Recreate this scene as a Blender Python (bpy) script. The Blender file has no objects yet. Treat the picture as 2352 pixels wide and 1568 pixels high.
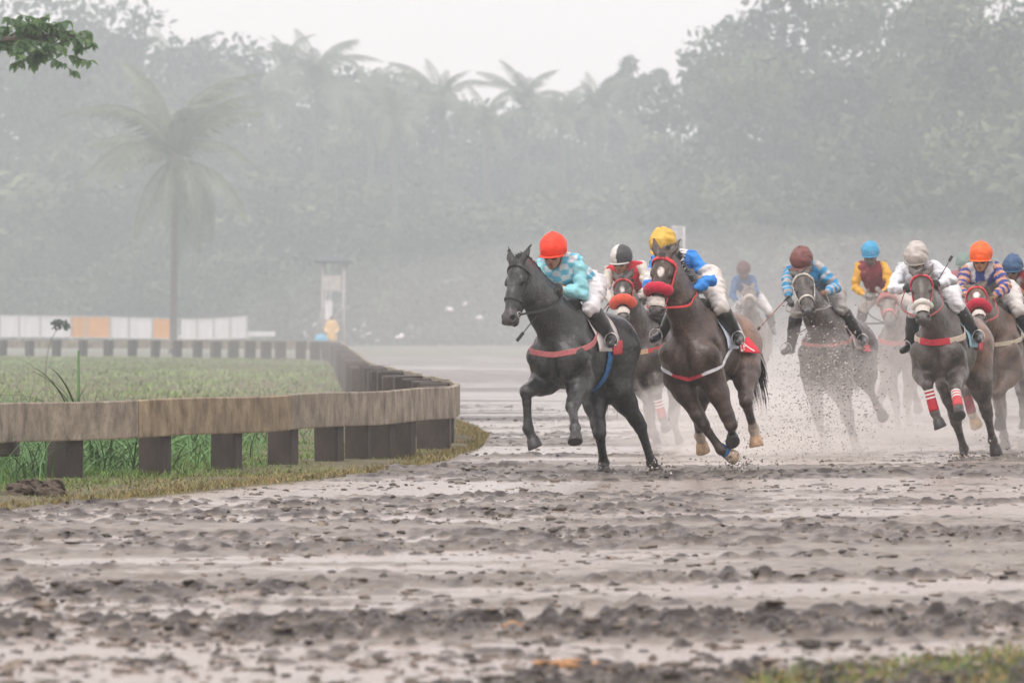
import bpy, math, random
import numpy as np
from mathutils import Vector, Matrix

C = bpy.context.scene.collection
R = random.Random(7)
NR = np.random.RandomState(11)

# ------------------------------------------------------------------ camera, sky, sun, exposure
EYE = 1.4            # camera height in metres
FPX = 12650.0        # focal length in units of a 2352 px wide frame
HOR = 740.0          # row of the horizon in that frame
sc = bpy.context.scene
cam_d = bpy.data.cameras.new('camera')
cam = bpy.data.objects.new('camera', cam_d); C.objects.link(cam)
cam.location = (0, 0, EYE); cam.rotation_euler = (math.radians(90), 0, 0)
cam_d.sensor_width = 36.0; cam_d.lens = 36.0 * FPX / 2352.0
cam_d.shift_y = -(784.0 - HOR) / 2352.0
cam_d.clip_start = 0.5; cam_d.clip_end = 3000
cam_d.dof.use_dof = True; cam_d.dof.focus_distance = 51.5; cam_d.dof.aperture_fstop = 5.0
sc.camera = cam

world = bpy.data.worlds.new('World'); sc.world = world; world.use_nodes = True
wn = world.node_tree; wn.nodes.clear()
wo = wn.nodes.new('ShaderNodeOutputWorld'); bg = wn.nodes.new('ShaderNodeBackground')
sky = wn.nodes.new('ShaderNodeTexSky'); sky.sky_type = 'NISHITA'; sky.sun_disc = False
SUN_EL, SUN_AZ = math.radians(58), math.radians(200)
sky.sun_elevation = SUN_EL; sky.sun_rotation = SUN_AZ; sky.dust_density = 4.0; sky.air_density = 1.2
mx = wn.nodes.new('ShaderNodeMixRGB'); mx.inputs[0].default_value = 0.90
mx.inputs[2].default_value = (11.5, 10.3, 10.25, 1)      # even rain cloud over the whole sky
wn.links.new(sky.outputs[0], mx.inputs[1]); wn.links.new(mx.outputs[0], bg.inputs[0])
bg.inputs[1].default_value = 0.10
wn.links.new(bg.outputs[0], wo.inputs[0])

sd = bpy.data.lights.new('sun', 'SUN'); sd.energy = 1.5; sd.angle = math.radians(35); sd.color = (1, 0.97, 0.93)
sun = bpy.data.objects.new('sun', sd); C.objects.link(sun)
# the sky's sun stands at azimuth SUN_AZ (clockwise from +Y)
sv = Vector((math.sin(SUN_AZ) * math.cos(SUN_EL), math.cos(SUN_AZ) * math.cos(SUN_EL), math.sin(SUN_EL)))
sun.rotation_euler = sv.to_track_quat('Z', 'Y').to_euler(); sun.location = (0, 0, 60)

vs = sc.view_settings; vs.view_transform = 'Standard'; vs.look = 'None'; vs.exposure = 0.35; vs.gamma = 1.0
vs.use_curve_mapping = False
sc.cycles.use_denoising = True
sc.cycles.max_bounces = 8; sc.cycles.volume_bounces = 3; sc.cycles.transparent_max_bounces = 8
sc.cycles.caustics_reflective = False; sc.cycles.caustics_refractive = False

def PX(px, py, Y):
    """world point seen at (px, py) of the 2352 px frame when it stands Y metres away"""
    return np.array([(px - 1176.0) * Y / FPX, Y, EYE - (py - HOR) * Y / FPX])

# ------------------------------------------------------------------ materials
MATS = {}
def nodes_of(m):
    m.use_nodes = True
    nt = m.node_tree
    return nt, nt.nodes['Principled BSDF']

def mat(name, col, rough=0.7, var=0.25, scale=6.0, bump=0.0, bscale=30.0, spec=0.5, metallic=0.0, attr=None,
        sheen=0.0, dirt=None, dirt_amt=0.0, coat=0.0, stretch=(1, 1, 1), trans=0.0, bdet=5.0):
    """principled material whose colour wanders with noise; dirt is a second colour laid in blotches"""
    if name in MATS: return MATS[name]
    m = bpy.data.materials.new(name); nt, b = nodes_of(m); L = nt.links.new; N = nt.nodes.new
    tc = N('ShaderNodeTexCoord'); mp = N('ShaderNodeMapping'); mp.inputs['Scale'].default_value = stretch
    L(tc.outputs['Object'], mp.inputs[0])
    n1 = N('ShaderNodeTexNoise'); n1.inputs['Scale'].default_value = scale; n1.inputs['Detail'].default_value = 6
    L(mp.outputs[0], n1.inputs['Vector'])
    rp = N('ShaderNodeMapRange'); rp.inputs[1].default_value = 0.25; rp.inputs[2].default_value = 0.75
    rp.inputs[3].default_value = 1 - var; rp.inputs[4].default_value = 1 + var
    L(n1.outputs['Fac'], rp.inputs[0])
    mul = N('ShaderNodeVectorMath'); mul.operation = 'SCALE'
    if attr:
        at = N('ShaderNodeAttribute'); at.attribute_name = attr; L(at.outputs['Color'], mul.inputs[0])
    else:
        mul.inputs[0].default_value = col[:3]
    L(rp.outputs[0], mul.inputs['Scale'])
    out = mul.outputs[0]
    if dirt is not None:
        n2 = N('ShaderNodeTexNoise'); n2.inputs['Scale'].default_value = scale * 5.5; n2.inputs['Detail'].default_value = 8
        n2.inputs['Roughness'].default_value = 0.7
        L(mp.outputs[0], n2.inputs['Vector'])
        r2 = N('ShaderNodeMapRange'); r2.inputs[1].default_value = 0.64 - 0.25 * dirt_amt; r2.inputs[2].default_value = 0.84 - 0.1 * dirt_amt; r2.inputs[4].default_value = .8
        L(n2.outputs['Fac'], r2.inputs[0])
        mm = N('ShaderNodeMixRGB'); L(r2.outputs[0], mm.inputs[0]); L(out, mm.inputs[1]); mm.inputs[2].default_value = (*dirt, 1)
        out = mm.outputs[0]
    L(out, b.inputs['Base Color'])
    b.inputs['Roughness'].default_value = rough; b.inputs['Specular IOR Level'].default_value = spec
    b.inputs['Metallic'].default_value = metallic
    if sheen: b.inputs['Sheen Weight'].default_value = sheen
    if coat: b.inputs['Coat Weight'].default_value = coat; b.inputs['Coat Roughness'].default_value = 0.25
    if trans: b.inputs['Transmission Weight'].default_value = trans
    if bump:
        n3 = N('ShaderNodeTexNoise'); n3.inputs['Scale'].default_value = bscale; n3.inputs['Detail'].default_value = bdet
        L(mp.outputs[0], n3.inputs['Vector'])
        bp = N('ShaderNodeBump'); bp.inputs['Strength'].default_value = 1.0; bp.inputs['Distance'].default_value = bump
        L(n3.outputs['Fac'], bp.inputs['Height']); L(bp.outputs[0], b.inputs['Normal'])
    MATS[name] = m
    return m

def emit_free(m): return m

# ------------------------------------------------------------------ object helpers
def tag(o, label=None, cat=None, group=None, kind=None):
    if label: o['label'] = label
    if cat: o['category'] = cat
    if group: o['group'] = group
    if kind: o['kind'] = kind
    return o

def empty(name, loc, rz=0.0):
    o = bpy.data.objects.new(name, None); C.objects.link(o)
    o.location = tuple(loc); o.rotation_euler = (0, 0, rz); o.empty_display_size = 0.2
    return o

def link(name, me, parent=None, loc=None, rot=None, scale=None):
    o = bpy.data.objects.new(name, me); C.objects.link(o)
    if parent is not None: o.parent = parent
    if loc is not None: o.location = tuple(loc)
    if rot is not None: o.rotation_euler = rot
    if scale is not None: o.scale = scale
    return o

def mesh_np(name, V, F, m=None, smooth=True, cols=None):
    """V (n,3) and F: array of tris/quads or list of polygons -> mesh"""
    me = bpy.data.meshes.new(name)
    V = np.asarray(V, dtype=np.float32)
    if isinstance(F, np.ndarray) and F.ndim == 2:
        n, k = F.shape
        me.vertices.add(len(V)); me.vertices.foreach_set('co', V.ravel())
        me.loops.add(n * k); me.loops.foreach_set('vertex_index', F.astype(np.int32).ravel())
        me.polygons.add(n)
        me.polygons.foreach_set('loop_start', np.arange(0, n * k, k, dtype=np.int32))
        me.update(calc_edges=True)
    else:
        me.from_pydata([tuple(v) for v in V], [], [tuple(int(i) for i in f) for f in F]); me.update()
    if smooth: me.polygons.foreach_set('use_smooth', np.ones(len(me.polygons), dtype=bool))
    if cols is not None:
        a = me.color_attributes.new('col', 'FLOAT_COLOR', 'POINT')
        c = np.ones((len(V), 4), dtype=np.float32); c[:, :3] = cols
        a.data.foreach_set('color', c.ravel())
    if m is not None: me.materials.append(m)
    return me

class MB:
    """collects boxes, tubes and sheets, and builds them as one mesh"""
    def __init__(s): s.V = []; s.F = []; s.n = 0
    def add(s, V, F):
        s.V.extend([tuple(map(float, v)) for v in V]); s.F.extend([tuple(int(i) + s.n for i in f) for f in F]); s.n += len(V)
    def box(s, c, d, rz=0.0, bev=0.0, tilt=0.0):
        hx, hy, hz = d[0] / 2, d[1] / 2, d[2] / 2
        b = min(bev, hx * .9, hy * .9, hz * .9)
        V = []; M = Matrix.Rotation(rz, 3, 'Z') @ Matrix.Rotation(tilt, 3, 'Y')
        if b <= 0:
            for x in (-hx, hx):
                for y in (-hy, hy):
                    for z in (-hz, hz): V.append(Vector(c) + M @ Vector((x, y, z)))
            F = [(0, 1, 3, 2), (4, 6, 7, 5), (0, 4, 5, 1), (2, 3, 7, 6), (0, 2, 6, 4), (1, 5, 7, 3)]
            s.add(V, F); return
        # box with bevelled vertical edges and a chamfered top and bottom
        ring = lambda a, e, z: [Vector((x, y, z)) for x, y in ((a - b, -e), (a, -e + b), (a, e - b), (a - b, e), (-a + b, e), (-a, e - b), (-a, -e + b), (-a + b, -e))]
        rs = [ring(hx - b * .6, hy - b * .6, -hz), ring(hx, hy, -hz + b), ring(hx, hy, hz - b), ring(hx - b * .6, hy - b * .6, hz)]
        for r in rs: V += [Vector(c) + M @ v for v in r]
        F = []
        for i in range(3):
            for j in range(8):
                F.append((i * 8 + j, i * 8 + (j + 1) % 8, (i + 1) * 8 + (j + 1) % 8, (i + 1) * 8 + j))
        F.append(tuple(range(7, -1, -1))); F.append(tuple(range(24, 32)))
        s.add(V, F)
    def tube(s, P, rad, n=8, cap=True, flat=None, up=None):
        P = [Vector(p) for p in P]; k = len(P)
        rad = [rad] * k if not hasattr(rad, '__len__') else rad
        V = []; u = None
        for i, p in enumerate(P):
            t = (P[min(i + 1, k - 1)] - P[max(i - 1, 0)])
            if t.length < 1e-9: t = Vector((0, 0, 1))
            t.normalize()
            if up is not None:
                q = Vector(up[i]) if hasattr(up[0], '__len__') else Vector(up)
                u = (q - t * q.dot(t)).normalized()
            elif u is None: u = t.orthogonal().normalized()
            else: u = (u - t * u.dot(t)).normalized()
            w = t.cross(u)
            for j in range(n):
                a = 2 * math.pi * j / n
                f = 1.0 if flat is None else flat
                V.append(p + u * math.cos(a) * rad[i] * f + w * math.sin(a) * rad[i])
        F = []
        for i in range(k - 1):
            for j in range(n):
                F.append((i * n + j, i * n + (j + 1) % n, (i + 1) * n + (j + 1) % n, (i + 1) * n + j))
        if cap: F.append(tuple(range(n - 1, -1, -1))); F.append(tuple(range((k - 1) * n, k * n)))
        s.add(V, F)
    def quad(s, a, b, c, d): s.add([a, b, c, d], [(0, 1, 2, 3)])
    def mesh(s, name, m=None, smooth=False): return mesh_np(name, s.V, s.F, m, smooth) if s.V else None
    def build(s, name, m, parent=None, smooth=False, loc=None):
        return link(name, s.mesh(name, m, smooth), parent, loc)

# ------------------------------------------------------------------ numpy noise
def vnoise(x, y, seed=0):
    """smooth value noise in [0,1] on arrays x, y"""
    rs = np.random.RandomState(seed); T = rs.rand(256, 256).astype(np.float32)
    xi = np.floor(x).astype(np.int64); yi = np.floor(y).astype(np.int64)
    fx = (x - xi).astype(np.float32); fy = (y - yi).astype(np.float32)
    fx = fx * fx * fx * (fx * (fx * 6 - 15) + 10); fy = fy * fy * fy * (fy * (fy * 6 - 15) + 10)
    g = lambda a, b: T[a & 255, b & 255]
    return (g(xi, yi) * (1 - fx) + g(xi + 1, yi) * fx) * (1 - fy) + (g(xi, yi + 1) * (1 - fx) + g(xi + 1, yi + 1) * fx) * fy

def fbm(x, y, seed=0, oct=4, gain=.5):
    s = 0; a = 1; t = 0
    for i in range(oct):
        s = s + a * vnoise(x * 2 ** i + 17.3 * i, y * 2 ** i - 9.1 * i, seed + i); t += a; a *= gain
    return s / t
# ------------------------------------------------------------------ smooth solid modelling on a grid (bodies of horses and riders)
class Solid:
    def __init__(s): s.P = []
    def cone(s, a, b, ra, rb, k=.03, side=None, f=1.0, sub=False):
        """tapered limb from a to b; side/f narrows the section along the unit vector side"""
        s.P.append(('c', np.array(a, float), np.array(b, float), ra, rb, k, None if side is None else np.array(side, float), f, sub))
    def chain(s, pts, rads, k=.03, side=None, f=1.0):
        for i in range(len(pts) - 1): s.cone(pts[i], pts[i + 1], rads[i], rads[i + 1], k, side, f)
    def ell(s, c, r, axes=None, k=.04, sub=False):
        s.P.append(('e', np.array(c, float), np.array(r, float), np.eye(3) if axes is None else np.array(axes, float), k, sub))
    def bounds(s):
        lo = np.full(3, 1e9); hi = -lo
        for p in s.P:
            if p[-1]: continue
            if p[0] == 'c':
                r = max(p[3], p[4]) * max(1, p[7]); lo = np.minimum(lo, np.minimum(p[1], p[2]) - r); hi = np.maximum(hi, np.maximum(p[1], p[2]) + r)
            else:
                r = p[2].max(); lo = np.minimum(lo, p[1] - r); hi = np.maximum(hi, p[1] + r)
        return lo, hi
    def field(s, h):
        lo, hi = s.bounds(); lo = lo - 4 * h; hi = hi + 4 * h
        n = np.ceil((hi - lo) / h).astype(int) + 1
        s.lo, s.h, s.n = lo, h, n
        D = np.full(n, 1.0, dtype=np.float32)
        ax = [lo[i] + h * np.arange(n[i]) for i in range(3)]
        for p in s.P:
            if p[0] == 'c':
                _, a, b, ra, rb, k, side, f, sub = p
                r = max(ra, rb) * max(1, f); l = np.minimum(a, b) - r; u = np.maximum(a, b) + r
            else:
                _, c, rr, A, k, sub = p
                r = rr.max(); l = c - r; u = c + r
            m = max(k, 3 * h) + h
            i0 = np.maximum(0, np.floor((l - m - lo) / h).astype(int)); i1 = np.minimum(n, np.ceil((u + m - lo) / h).astype(int) + 1)
            X = ax[0][i0[0]:i1[0], None, None]; Y = ax[1][None, i0[1]:i1[1], None]; Z = ax[2][None, None, i0[2]:i1[2]]
            if p[0] == 'c':
                v = b - a; L2 = max(v @ v, 1e-12)
                px, py, pz = X - a[0], Y - a[1], Z - a[2]
                t = np.clip((px * v[0] + py * v[1] + pz * v[2]) / L2, 0, 1)
                ox, oy, oz = px - t * v[0], py - t * v[1], pz - t * v[2]
                d2 = ox * ox + oy * oy + oz * oz
                if side is not None:
                    q = ox * side[0] + oy * side[1] + oz * side[2]
                    d2 = d2 + q * q * (1 / (f * f) - 1)
                d = np.sqrt(np.maximum(d2, 1e-12)) - (ra + (rb - ra) * t)
            else:
                px, py, pz = X - c[0], Y - c[1], Z - c[2]
                q = [(px * A[i][0] + py * A[i][1] + pz * A[i][2]) for i in range(3)]
                k0 = np.sqrt(sum((q[i] / rr[i]) ** 2 for i in range(3))) + 1e-9
                k1 = np.sqrt(sum((q[i] / rr[i] ** 2) ** 2 for i in range(3))) + 1e-9
                d = k0 * (k0 - 1) / k1
            g = D[i0[0]:i1[0], i0[1]:i1[1], i0[2]:i1[2]]
            if sub:
                e = -d; hh = np.maximum(k - np.abs(g - e), 0) / k; D[i0[0]:i1[0], i0[1]:i1[1], i0[2]:i1[2]] = np.maximum(g, e) + hh * hh * k * .25
            else:
                hh = np.maximum(k - np.abs(g - d), 0) / k
                D[i0[0]:i1[0], i0[1]:i1[1], i0[2]:i1[2]] = np.minimum(g, d) - hh * hh * k * .25
        s.D = D
        return s
    def roughen(s, amp, scale, seed=1):
        """gentle folds: add slanted noise to the field"""
        n = s.n; x, y, z = [s.lo[i] + s.h * np.arange(n[i]) for i in range(3)]
        A = vnoise(((x[:, None, None] + .35 * z[None, None, :]) * scale + 0 * y[None, :, None]).ravel(), ((z[None, None, :] * 1.7 + y[None, :, None] * .8) * scale + 0 * x[:, None, None]).ravel(), seed)
        s.D = s.D + (A.reshape(n) - .5).astype(np.float32) * amp
        return s
    def mesh(s):
        """surface nets"""
        D = s.D; n = D.shape; S = D < 0
        mask = np.zeros((n[0] - 1, n[1] - 1, n[2] - 1), dtype=np.int8)
        acc = np.zeros(mask.shape + (3,), dtype=np.float32); cnt = np.zeros(mask.shape, dtype=np.float32)
        cor = [(i, j, k) for i in (0, 1) for j in (0, 1) for k in (0, 1)]
        sl = lambda o: tuple(slice(o[q], n[q] - 1 + o[q]) for q in range(3))
        tot = np.zeros(mask.shape, dtype=np.int8)
        for o in cor: tot += S[sl(o)]
        act = (tot > 0) & (tot < 8)
        idx = np.argwhere(act); I = -np.ones(mask.shape, dtype=np.int64); I[act] = np.arange(len(idx))
        P = np.zeros((len(idx), 3), dtype=np.float64); c = np.zeros(len(idx))
        for a in cor:
            for q in range(3):
                if a[q] == 1: continue
                b = list(a); b[q] = 1
                da = D[idx[:, 0] + a[0], idx[:, 1] + a[1], idx[:, 2] + a[2]]; db = D[idx[:, 0] + b[0], idx[:, 1] + b[1], idx[:, 2] + b[2]]
                cr = (da < 0) != (db < 0)
                t = np.where(cr, da / np.where(cr, da - db, 1), 0)
                pt = np.tile(np.array(a, float), (len(idx), 1)); pt[:, q] += t
                P[cr] += pt[cr]; c[cr] += 1
        V = (idx + P / c[:, None]) * s.h + s.lo
        F = []
        for q in range(3):
            o = [0, 0, 0]; o[q] = 1
            A = S[:n[0] - o[0], :n[1] - o[1], :n[2] - o[2]]; B = S[o[0]:, o[1]:, o[2]:]
            for flip, M in ((False, A & ~B), (True, ~A & B)):
                e = np.argwhere(M); u, v = [(1, 2), (2, 0), (0, 1)][q]
                e = e[(e[:, u] > 0) & (e[:, v] > 0)]
                if not len(e): continue
                def at(du, dv):
                    w = e.copy(); w[:, u] -= du; w[:, v] -= dv; return I[w[:, 0], w[:, 1], w[:, 2]]
                qd = np.stack([at(0, 0), at(1, 0), at(1, 1), at(0, 1)], 1)
                if flip: qd = qd[:, ::-1]
                F.append(qd)
        return V, np.concatenate(F)
    def sample(s, p):
        q = (np.asarray(p) - s.lo) / s.h
        q = np.clip(q, 0, s.n - 1.001); i = q.astype(int); f = q - i; r = 0
        for a in (0, 1):
            for b in (0, 1):
                for c in (0, 1):
                    w = (f[..., 0] if a else 1 - f[..., 0]) * (f[..., 1] if b else 1 - f[..., 1]) * (f[..., 2] if c else 1 - f[..., 2])
                    r = r + w * s.D[i[..., 0] + a, i[..., 1] + b, i[..., 2] + c]
        return r
    def onto(s, P, centre, off=.006):
        """push each point along the ray from its centre until it lies off metres outside the surface"""
        P = np.asarray(P, float); Cn = np.asarray(centre, float) + 0 * P
        d = P - Cn; L = np.linalg.norm(d, axis=-1, keepdims=True); d = d / L
        lo = np.zeros(P.shape[:-1]); t = np.linspace(0, 1.2, 160)
        pts = Cn[..., None, :] + d[..., None, :] * t[:, None]
        val = s.sample(pts)
        inside = val < off
        # first exit
        ex = np.argmax(~inside, axis=-1)
        first = np.argmax(inside, axis=-1)
        for _ in range(0): pass
        return Cn + d * t[ex][..., None], None
# ------------------------------------------------------------------ horses
def nrm(v): v = np.asarray(v, float); return v / (np.linalg.norm(v) + 1e-12)
TOWARD = -1.0

def reach(parent, px, L, sign, off):
    """joint seen at px, a bone's length L from its parent, in front (-1) or behind (+1) of it"""
    p = np.asarray(parent) + off; y = p[1]
    for _ in range(4):
        q = PX(px[0], px[1], y); d = q - p; r = L * L - d[0] ** 2 - d[2] ** 2
        if r <= 0: y = p[1]; q = PX(px[0], px[1], y); break
        y = p[1] + sign * math.sqrt(r)
    q = PX(px[0], px[1], y)
    return q - off

def strip_mesh(P, N, w, th):
    """flat strap of width w and thickness th along points P with outward normals N"""
    P = np.asarray(P); N = np.asarray(N); k = len(P); V = []; F = []
    for i in range(k):
        t = nrm(P[min(i + 1, k - 1)] - P[max(i - 1, 0)]); n = nrm(N[i] - t * (N[i] @ t)); b = np.cross(t, n)
        ww = w if not hasattr(w, '__len__') else w[i]
        for s, o in ((-.5, 0), (-.42, 1), (.42, 1), (.5, 0)):
            V.append(P[i] + b * s * ww + n * (th * o - .002))
        V.append(P[i] + b * .42 * ww - n * th * .6); V.append(P[i] - b * .42 * ww - n * th * .6)
    for i in range(k - 1):
        for j in range(6):
            F.append((i * 6 + j, (i + 1) * 6 + j, (i + 1) * 6 + (j + 1) % 6, i * 6 + (j + 1) % 6))
    F.append((0, 1, 2, 3, 4, 5)); F.append(tuple((k - 1) * 6 + j for j in (5, 4, 3, 2, 1, 0)))
    return V, F

def curve3(P, n):
    """Catmull-Rom through the points, n samples"""
    P = np.asarray(P, float); Q = np.vstack([2 * P[0] - P[1], P, 2 * P[-1] - P[-2]]); m = len(P) - 1; out = []
    for u in np.linspace(0, m - 1e-6, n):
        i = int(u); t = u - i; a, b, c, d = Q[i], Q[i + 1], Q[i + 2], Q[i + 3]
        out.append(.5 * ((2 * b) + (c - a) * t + (2 * a - 5 * b + 4 * c - d) * t * t + (3 * b - a - 3 * c + d) * t ** 3))
    return np.array(out)

HORSE_GROUP = 'race horses galloping down the muddy track'
RIDER_GROUP = 'jockeys riding in the race'

class Horse: pass

def leather(name, c, r=.45): return mat('strap ' + name, c, rough=r, var=.25, scale=30)

def make_horse(sp):
    H = Horse(); Y = sp['Y']; S = sp.get('S', 1.0); h = math.radians(sp['head']); pt = math.radians(sp.get('pitch', 0))
    Tw = PX(*sp['trunk'], Y); off = np.array([Tw[0], Tw[1], 0.0])
    T = Tw - off
    F = np.array([-math.sin(h) * math.cos(pt), -math.cos(h) * math.cos(pt), math.sin(pt)])
    Lf = np.array([math.cos(h), -math.sin(h), 0.0]); U = np.cross(F, Lf)
    roll = math.radians(sp.get('bank', 0)); Lf, U = Lf * math.cos(roll) + U * math.sin(roll), U * math.cos(roll) - Lf * math.sin(roll)
    A = [F, Lf, U]
    fr = lambda x, y, z: T + S * (x * F + y * Lf + z * U)
    H.fr, H.off, H.S, H.A, H.T, H.Y = fr, off, S, A, T, Y
    root = empty('horse', off); tag(root, sp['label'], 'horse', HORSE_GROUP); H.root = root
    so = Solid(); vox = sp.get('vox', .014)
    # trunk
    so.cone(fr(.30, 0, .0), fr(-.08, 0, -.01), .315 * S, .30 * S, .05, Lf, .80)
    so.cone(fr(-.08, 0, -.01), fr(-.42, 0, .06), .30 * S, .25 * S, .08, Lf, .86)
    so.cone(fr(.42, 0, .28), fr(.02, 0, .24), .10 * S, .10 * S, .10, Lf, .75)
    so.cone(fr(.02, 0, .22), fr(-.40, 0, .22), .12 * S, .14 * S, .10)
    so.ell(fr(-.55, 0, .12), np.array([.34, .27, .25]) * S, A, .08)
    for s in (-1, 1):
        so.ell(fr(-.66, s * .13, .02), np.array([.23, .15, .28]) * S, A, .07)
        so.ell(fr(.56, s * .098, -.06), np.array([.135, .112, .17]) * S, A, .028)          # breast muscles
        so.cone(fr(.30, s * .10, .28), fr(.56, s * .168, -.02), .085 * S, .115 * S, .032)    # shoulder blade
        so.ell(fr(.38, s * .175, .02), np.array([.165, .095, .17]) * S, A, .024)             # triceps
        so.ell(fr(.42, s * .16, -.15), np.array([.13, .09, .13]) * S, A, .026)
    so.ell(fr(.46, 0, .0), np.array([.21, .20, .27]) * S, A, .06)
    so.ell(fr(-.02, 0, -.14), np.array([.42, .20, .19]) * S, A, .06)
    so.cone(fr(.70, 0, .06), fr(.64, 0, -.26), .035 * S, .03 * S, .05, sub=True)          # groove between the breast muscles
    for s in (-1, 1):
        so.cone(fr(.24, s * .30, .16), fr(.20, s * .30, -.10), .030 * S, .028 * S, .06, sub=True)   # behind the shoulder
        so.cone(fr(.62, s * .20, .18), fr(.46, s * .27, -.02), .022 * S, .022 * S, .05, sub=True)
        so.cone(fr(-.34, s * .33, .02), fr(-.30, s * .30, -.20), .05 * S, .04 * S, .08, sub=True)    # flank
        so.cone(fr(-.82, s * .25, .10), fr(-.62, s * .33, -.16), .022 * S, .022 * S, .05, sub=True)
    # neck and head
    nb = fr(.47, 0, .16); poll = reach(fr(.50, 0, .25), sp['poll'], .72 * S, sp.get('pollsign', -1), off)
    muz = reach(poll, sp['muzzle'], .56 * S, sp.get('muzsign', -1), off)
    Hx = nrm(muz - poll); HL = np.linalg.norm(muz - poll)
    hy = math.radians(sp.get('hyaw', sp['head']))
    fd = np.array([-math.sin(hy), -math.cos(hy), .55]); Hz = nrm(fd - Hx * (fd @ Hx)); Hy = np.cross(Hz, Hx)
    k = HL / .56; kw = k * sp.get('headw', 1.16)
    hd = lambda x, y, z: poll + k * x * Hx + kw * (y * Hy + z * Hz)
    H.hd, H.Hx, H.Hy, H.Hz, H.k, H.poll, H.muz = hd, Hx, Hy, Hz, k, poll, muz
    HA = [Hx, Hy, Hz]
    throat = hd(.10, 0, -.10)
    nd = nrm(poll - nb); side = nrm(np.cross(nd, U)) if abs(nd @ U) < .98 else Lf
    mid = nb * .5 + throat * .5 + U * .01 * S + F * -.02; mid2 = nb * .22 + throat * .78
    so.chain([fr(.40, 0, .16), mid, mid2, throat + Hx * -.03], np.array([.265, .185, .145, .125]) * S, .07, side, .62)
    so.cone(fr(.30, 0, .30), poll + Hz * .0 - Hx * .06, .085 * S, .06 * S, .12, side, .7)   # crest
    so.ell(hd(.07, 0, -.01), np.array([.14, .105, .11]) * k, HA, .05)
    for s in (-1, 1):
        so.ell(hd(.17, s * .045, -.085), np.array([.14, .050, .125]) * k, HA, .035)       # cheek
        so.ell(hd(.165, s * .077, .035), np.array([.045, .018, .020]) * k, HA, .02)       # brow
        so.cone(hd(.22, s * .066, -.015), hd(.40, s * .045, -.02), .014 * k, .012 * k, .02) # face ridge
        so.ell(hd(.515, s * .04, .0), np.array([.055, .034, .042]) * k, HA, .025)
    so.chain([hd(.10, 0, .0), hd(.30, 0, -.005), hd(.46, 0, -.01)], np.array([.100, .082, .062]) * k, .03, Hy, .84)
    so.cone(hd(.20, 0, -.10), hd(.46, 0, -.065), .066 * k, .044 * k, .04, Hy, .7)           # lower jaw
    so.ell(hd(.50, 0, -.012), np.array([.072, .064, .060]) * k, HA, .03)
    so.ell(hd(.52, 0, -.035), np.array([.04, .045, .03]) * k, HA, .02)                     # upper lip
    so.ell(hd(.50, 0, -.078), np.array([.052, .040, .032]) * k, HA, .012)                  # chin
    for s in (-1, 1):
        so.ell(hd(.525, s * .052, .012), np.array([.030, .024, .016]) * k, [nrm(Hx + Hz * .6), Hy, nrm(Hz - Hx * .6)], .012, sub=True)
        so.ell(hd(.168, s * .090, .012), np.array([.020, .016, .014]) * k, HA, .012, sub=True)
        e0 = hd(-.005, s * .052, .055); ed = nrm(-Hx * 1.0 + Hy * s * .42 + Hz * sp.get('earz', .35))
        eb = nrm(np.cross(ed, Hy))
        so.cone(e0, e0 + ed * .07 * k, .030 * k, .040 * k, .02, eb, .6); so.cone(e0 + ed * .07 * k, e0 + ed * .20 * k, .040 * k, .007, .008, eb, .5)
        so.ell(e0 + ed * .10 * k + Hz * .026 * k, np.array([.065, .025, .019]) * k, [ed, np.cross(ed, Hz), Hz], .01, sub=True)
    # legs
    legs = sp['legs']; H.leg = {}
    for nm in ('fr', 'fl', 'hr', 'hl'):
        s = -1 if nm[1] == 'r' else 1; q = legs[nm]; sg = q.get('s', (-1, 1, 1))
        if nm[0] == 'f':
            elb = fr(.40, s * .165, -.24) if 'e' not in q else PX(*q['e'], Y + q.get('ey', -.3)) - off
            kn = reach(elb, q['k'], .40 * S, sg[0], off); fe = reach(kn, q['f'], .28 * S, sg[1], off); ho = reach(fe, q['h'], .15 * S, sg[2], off)
            fd_ = nrm(kn - elb); m1 = elb + (kn - elb) * .3
            so.chain([fr(.47, s * .16, -.10), elb, m1, elb + (kn - elb) * .8, kn], np.array([.125, .118, .100, .060, .054]) * S, .045)
            so.ell(kn, np.array([.060, .058, .066]) * S, None, .02)
            so.chain([kn, kn + (fe - kn) * .3, fe + (kn - fe) * .15, fe], np.array([.048, .038, .038, .046]) * S, .02)
            so.ell(fe, np.array([.049, .047, .048]) * S, None, .02)
            top = elb
        else:
            hip = fr(-.50, s * .15, .05)
            st = reach(hip, q['st'], .36 * S, sg[0] if len(sg) > 3 else -1, off) if 'st' in q else fr(-.36, s * .19, -.22)
            sg3 = sg[-3:]
            kn = reach(st, q['k'], .44 * S, sg3[0] * (1 if len(sg) > 3 else -1), off); fe = reach(kn, q['f'], .36 * S, sg3[1], off); ho = reach(fe, q['h'], .15 * S, sg3[2], off)
            so.chain([fr(-.60, s * .14, .04), st], np.array([.20, .125]) * S, .07)
            so.cone(hip, st, .17 * S, .12 * S, .06)
            m1 = st + (kn - st) * .35
            so.chain([st, m1, st + (kn - st) * .82, kn], np.array([.125, .100, .060, .052]) * S, .05)
            back = nrm((kn - st)) ; so.ell(kn, np.array([.060, .060, .068]) * S, None, .02)
            bk = -F; so.cone(st + (kn - st) * .45 + bk * .05 * S, kn + bk * .045 * S, .03 * S, .026 * S, .03)   # tendon to the hock point
            so.chain([kn, kn + (fe - kn) * .25, fe + (kn - fe) * .15, fe], np.array([.054, .042, .038, .047]) * S, .02)
            so.ell(fe, np.array([.050, .048, .049]) * S, None, .02)
            top = st
        pd = nrm(ho - fe); pl = np.linalg.norm(ho - fe)
        cor = fe + pd * pl * .50
        so.chain([fe, fe + pd * pl * .25, cor], np.array([.042, .038, .046]) * S, .02)
        H.leg[nm] = (top, kn, fe, cor, ho, pd)
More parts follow.
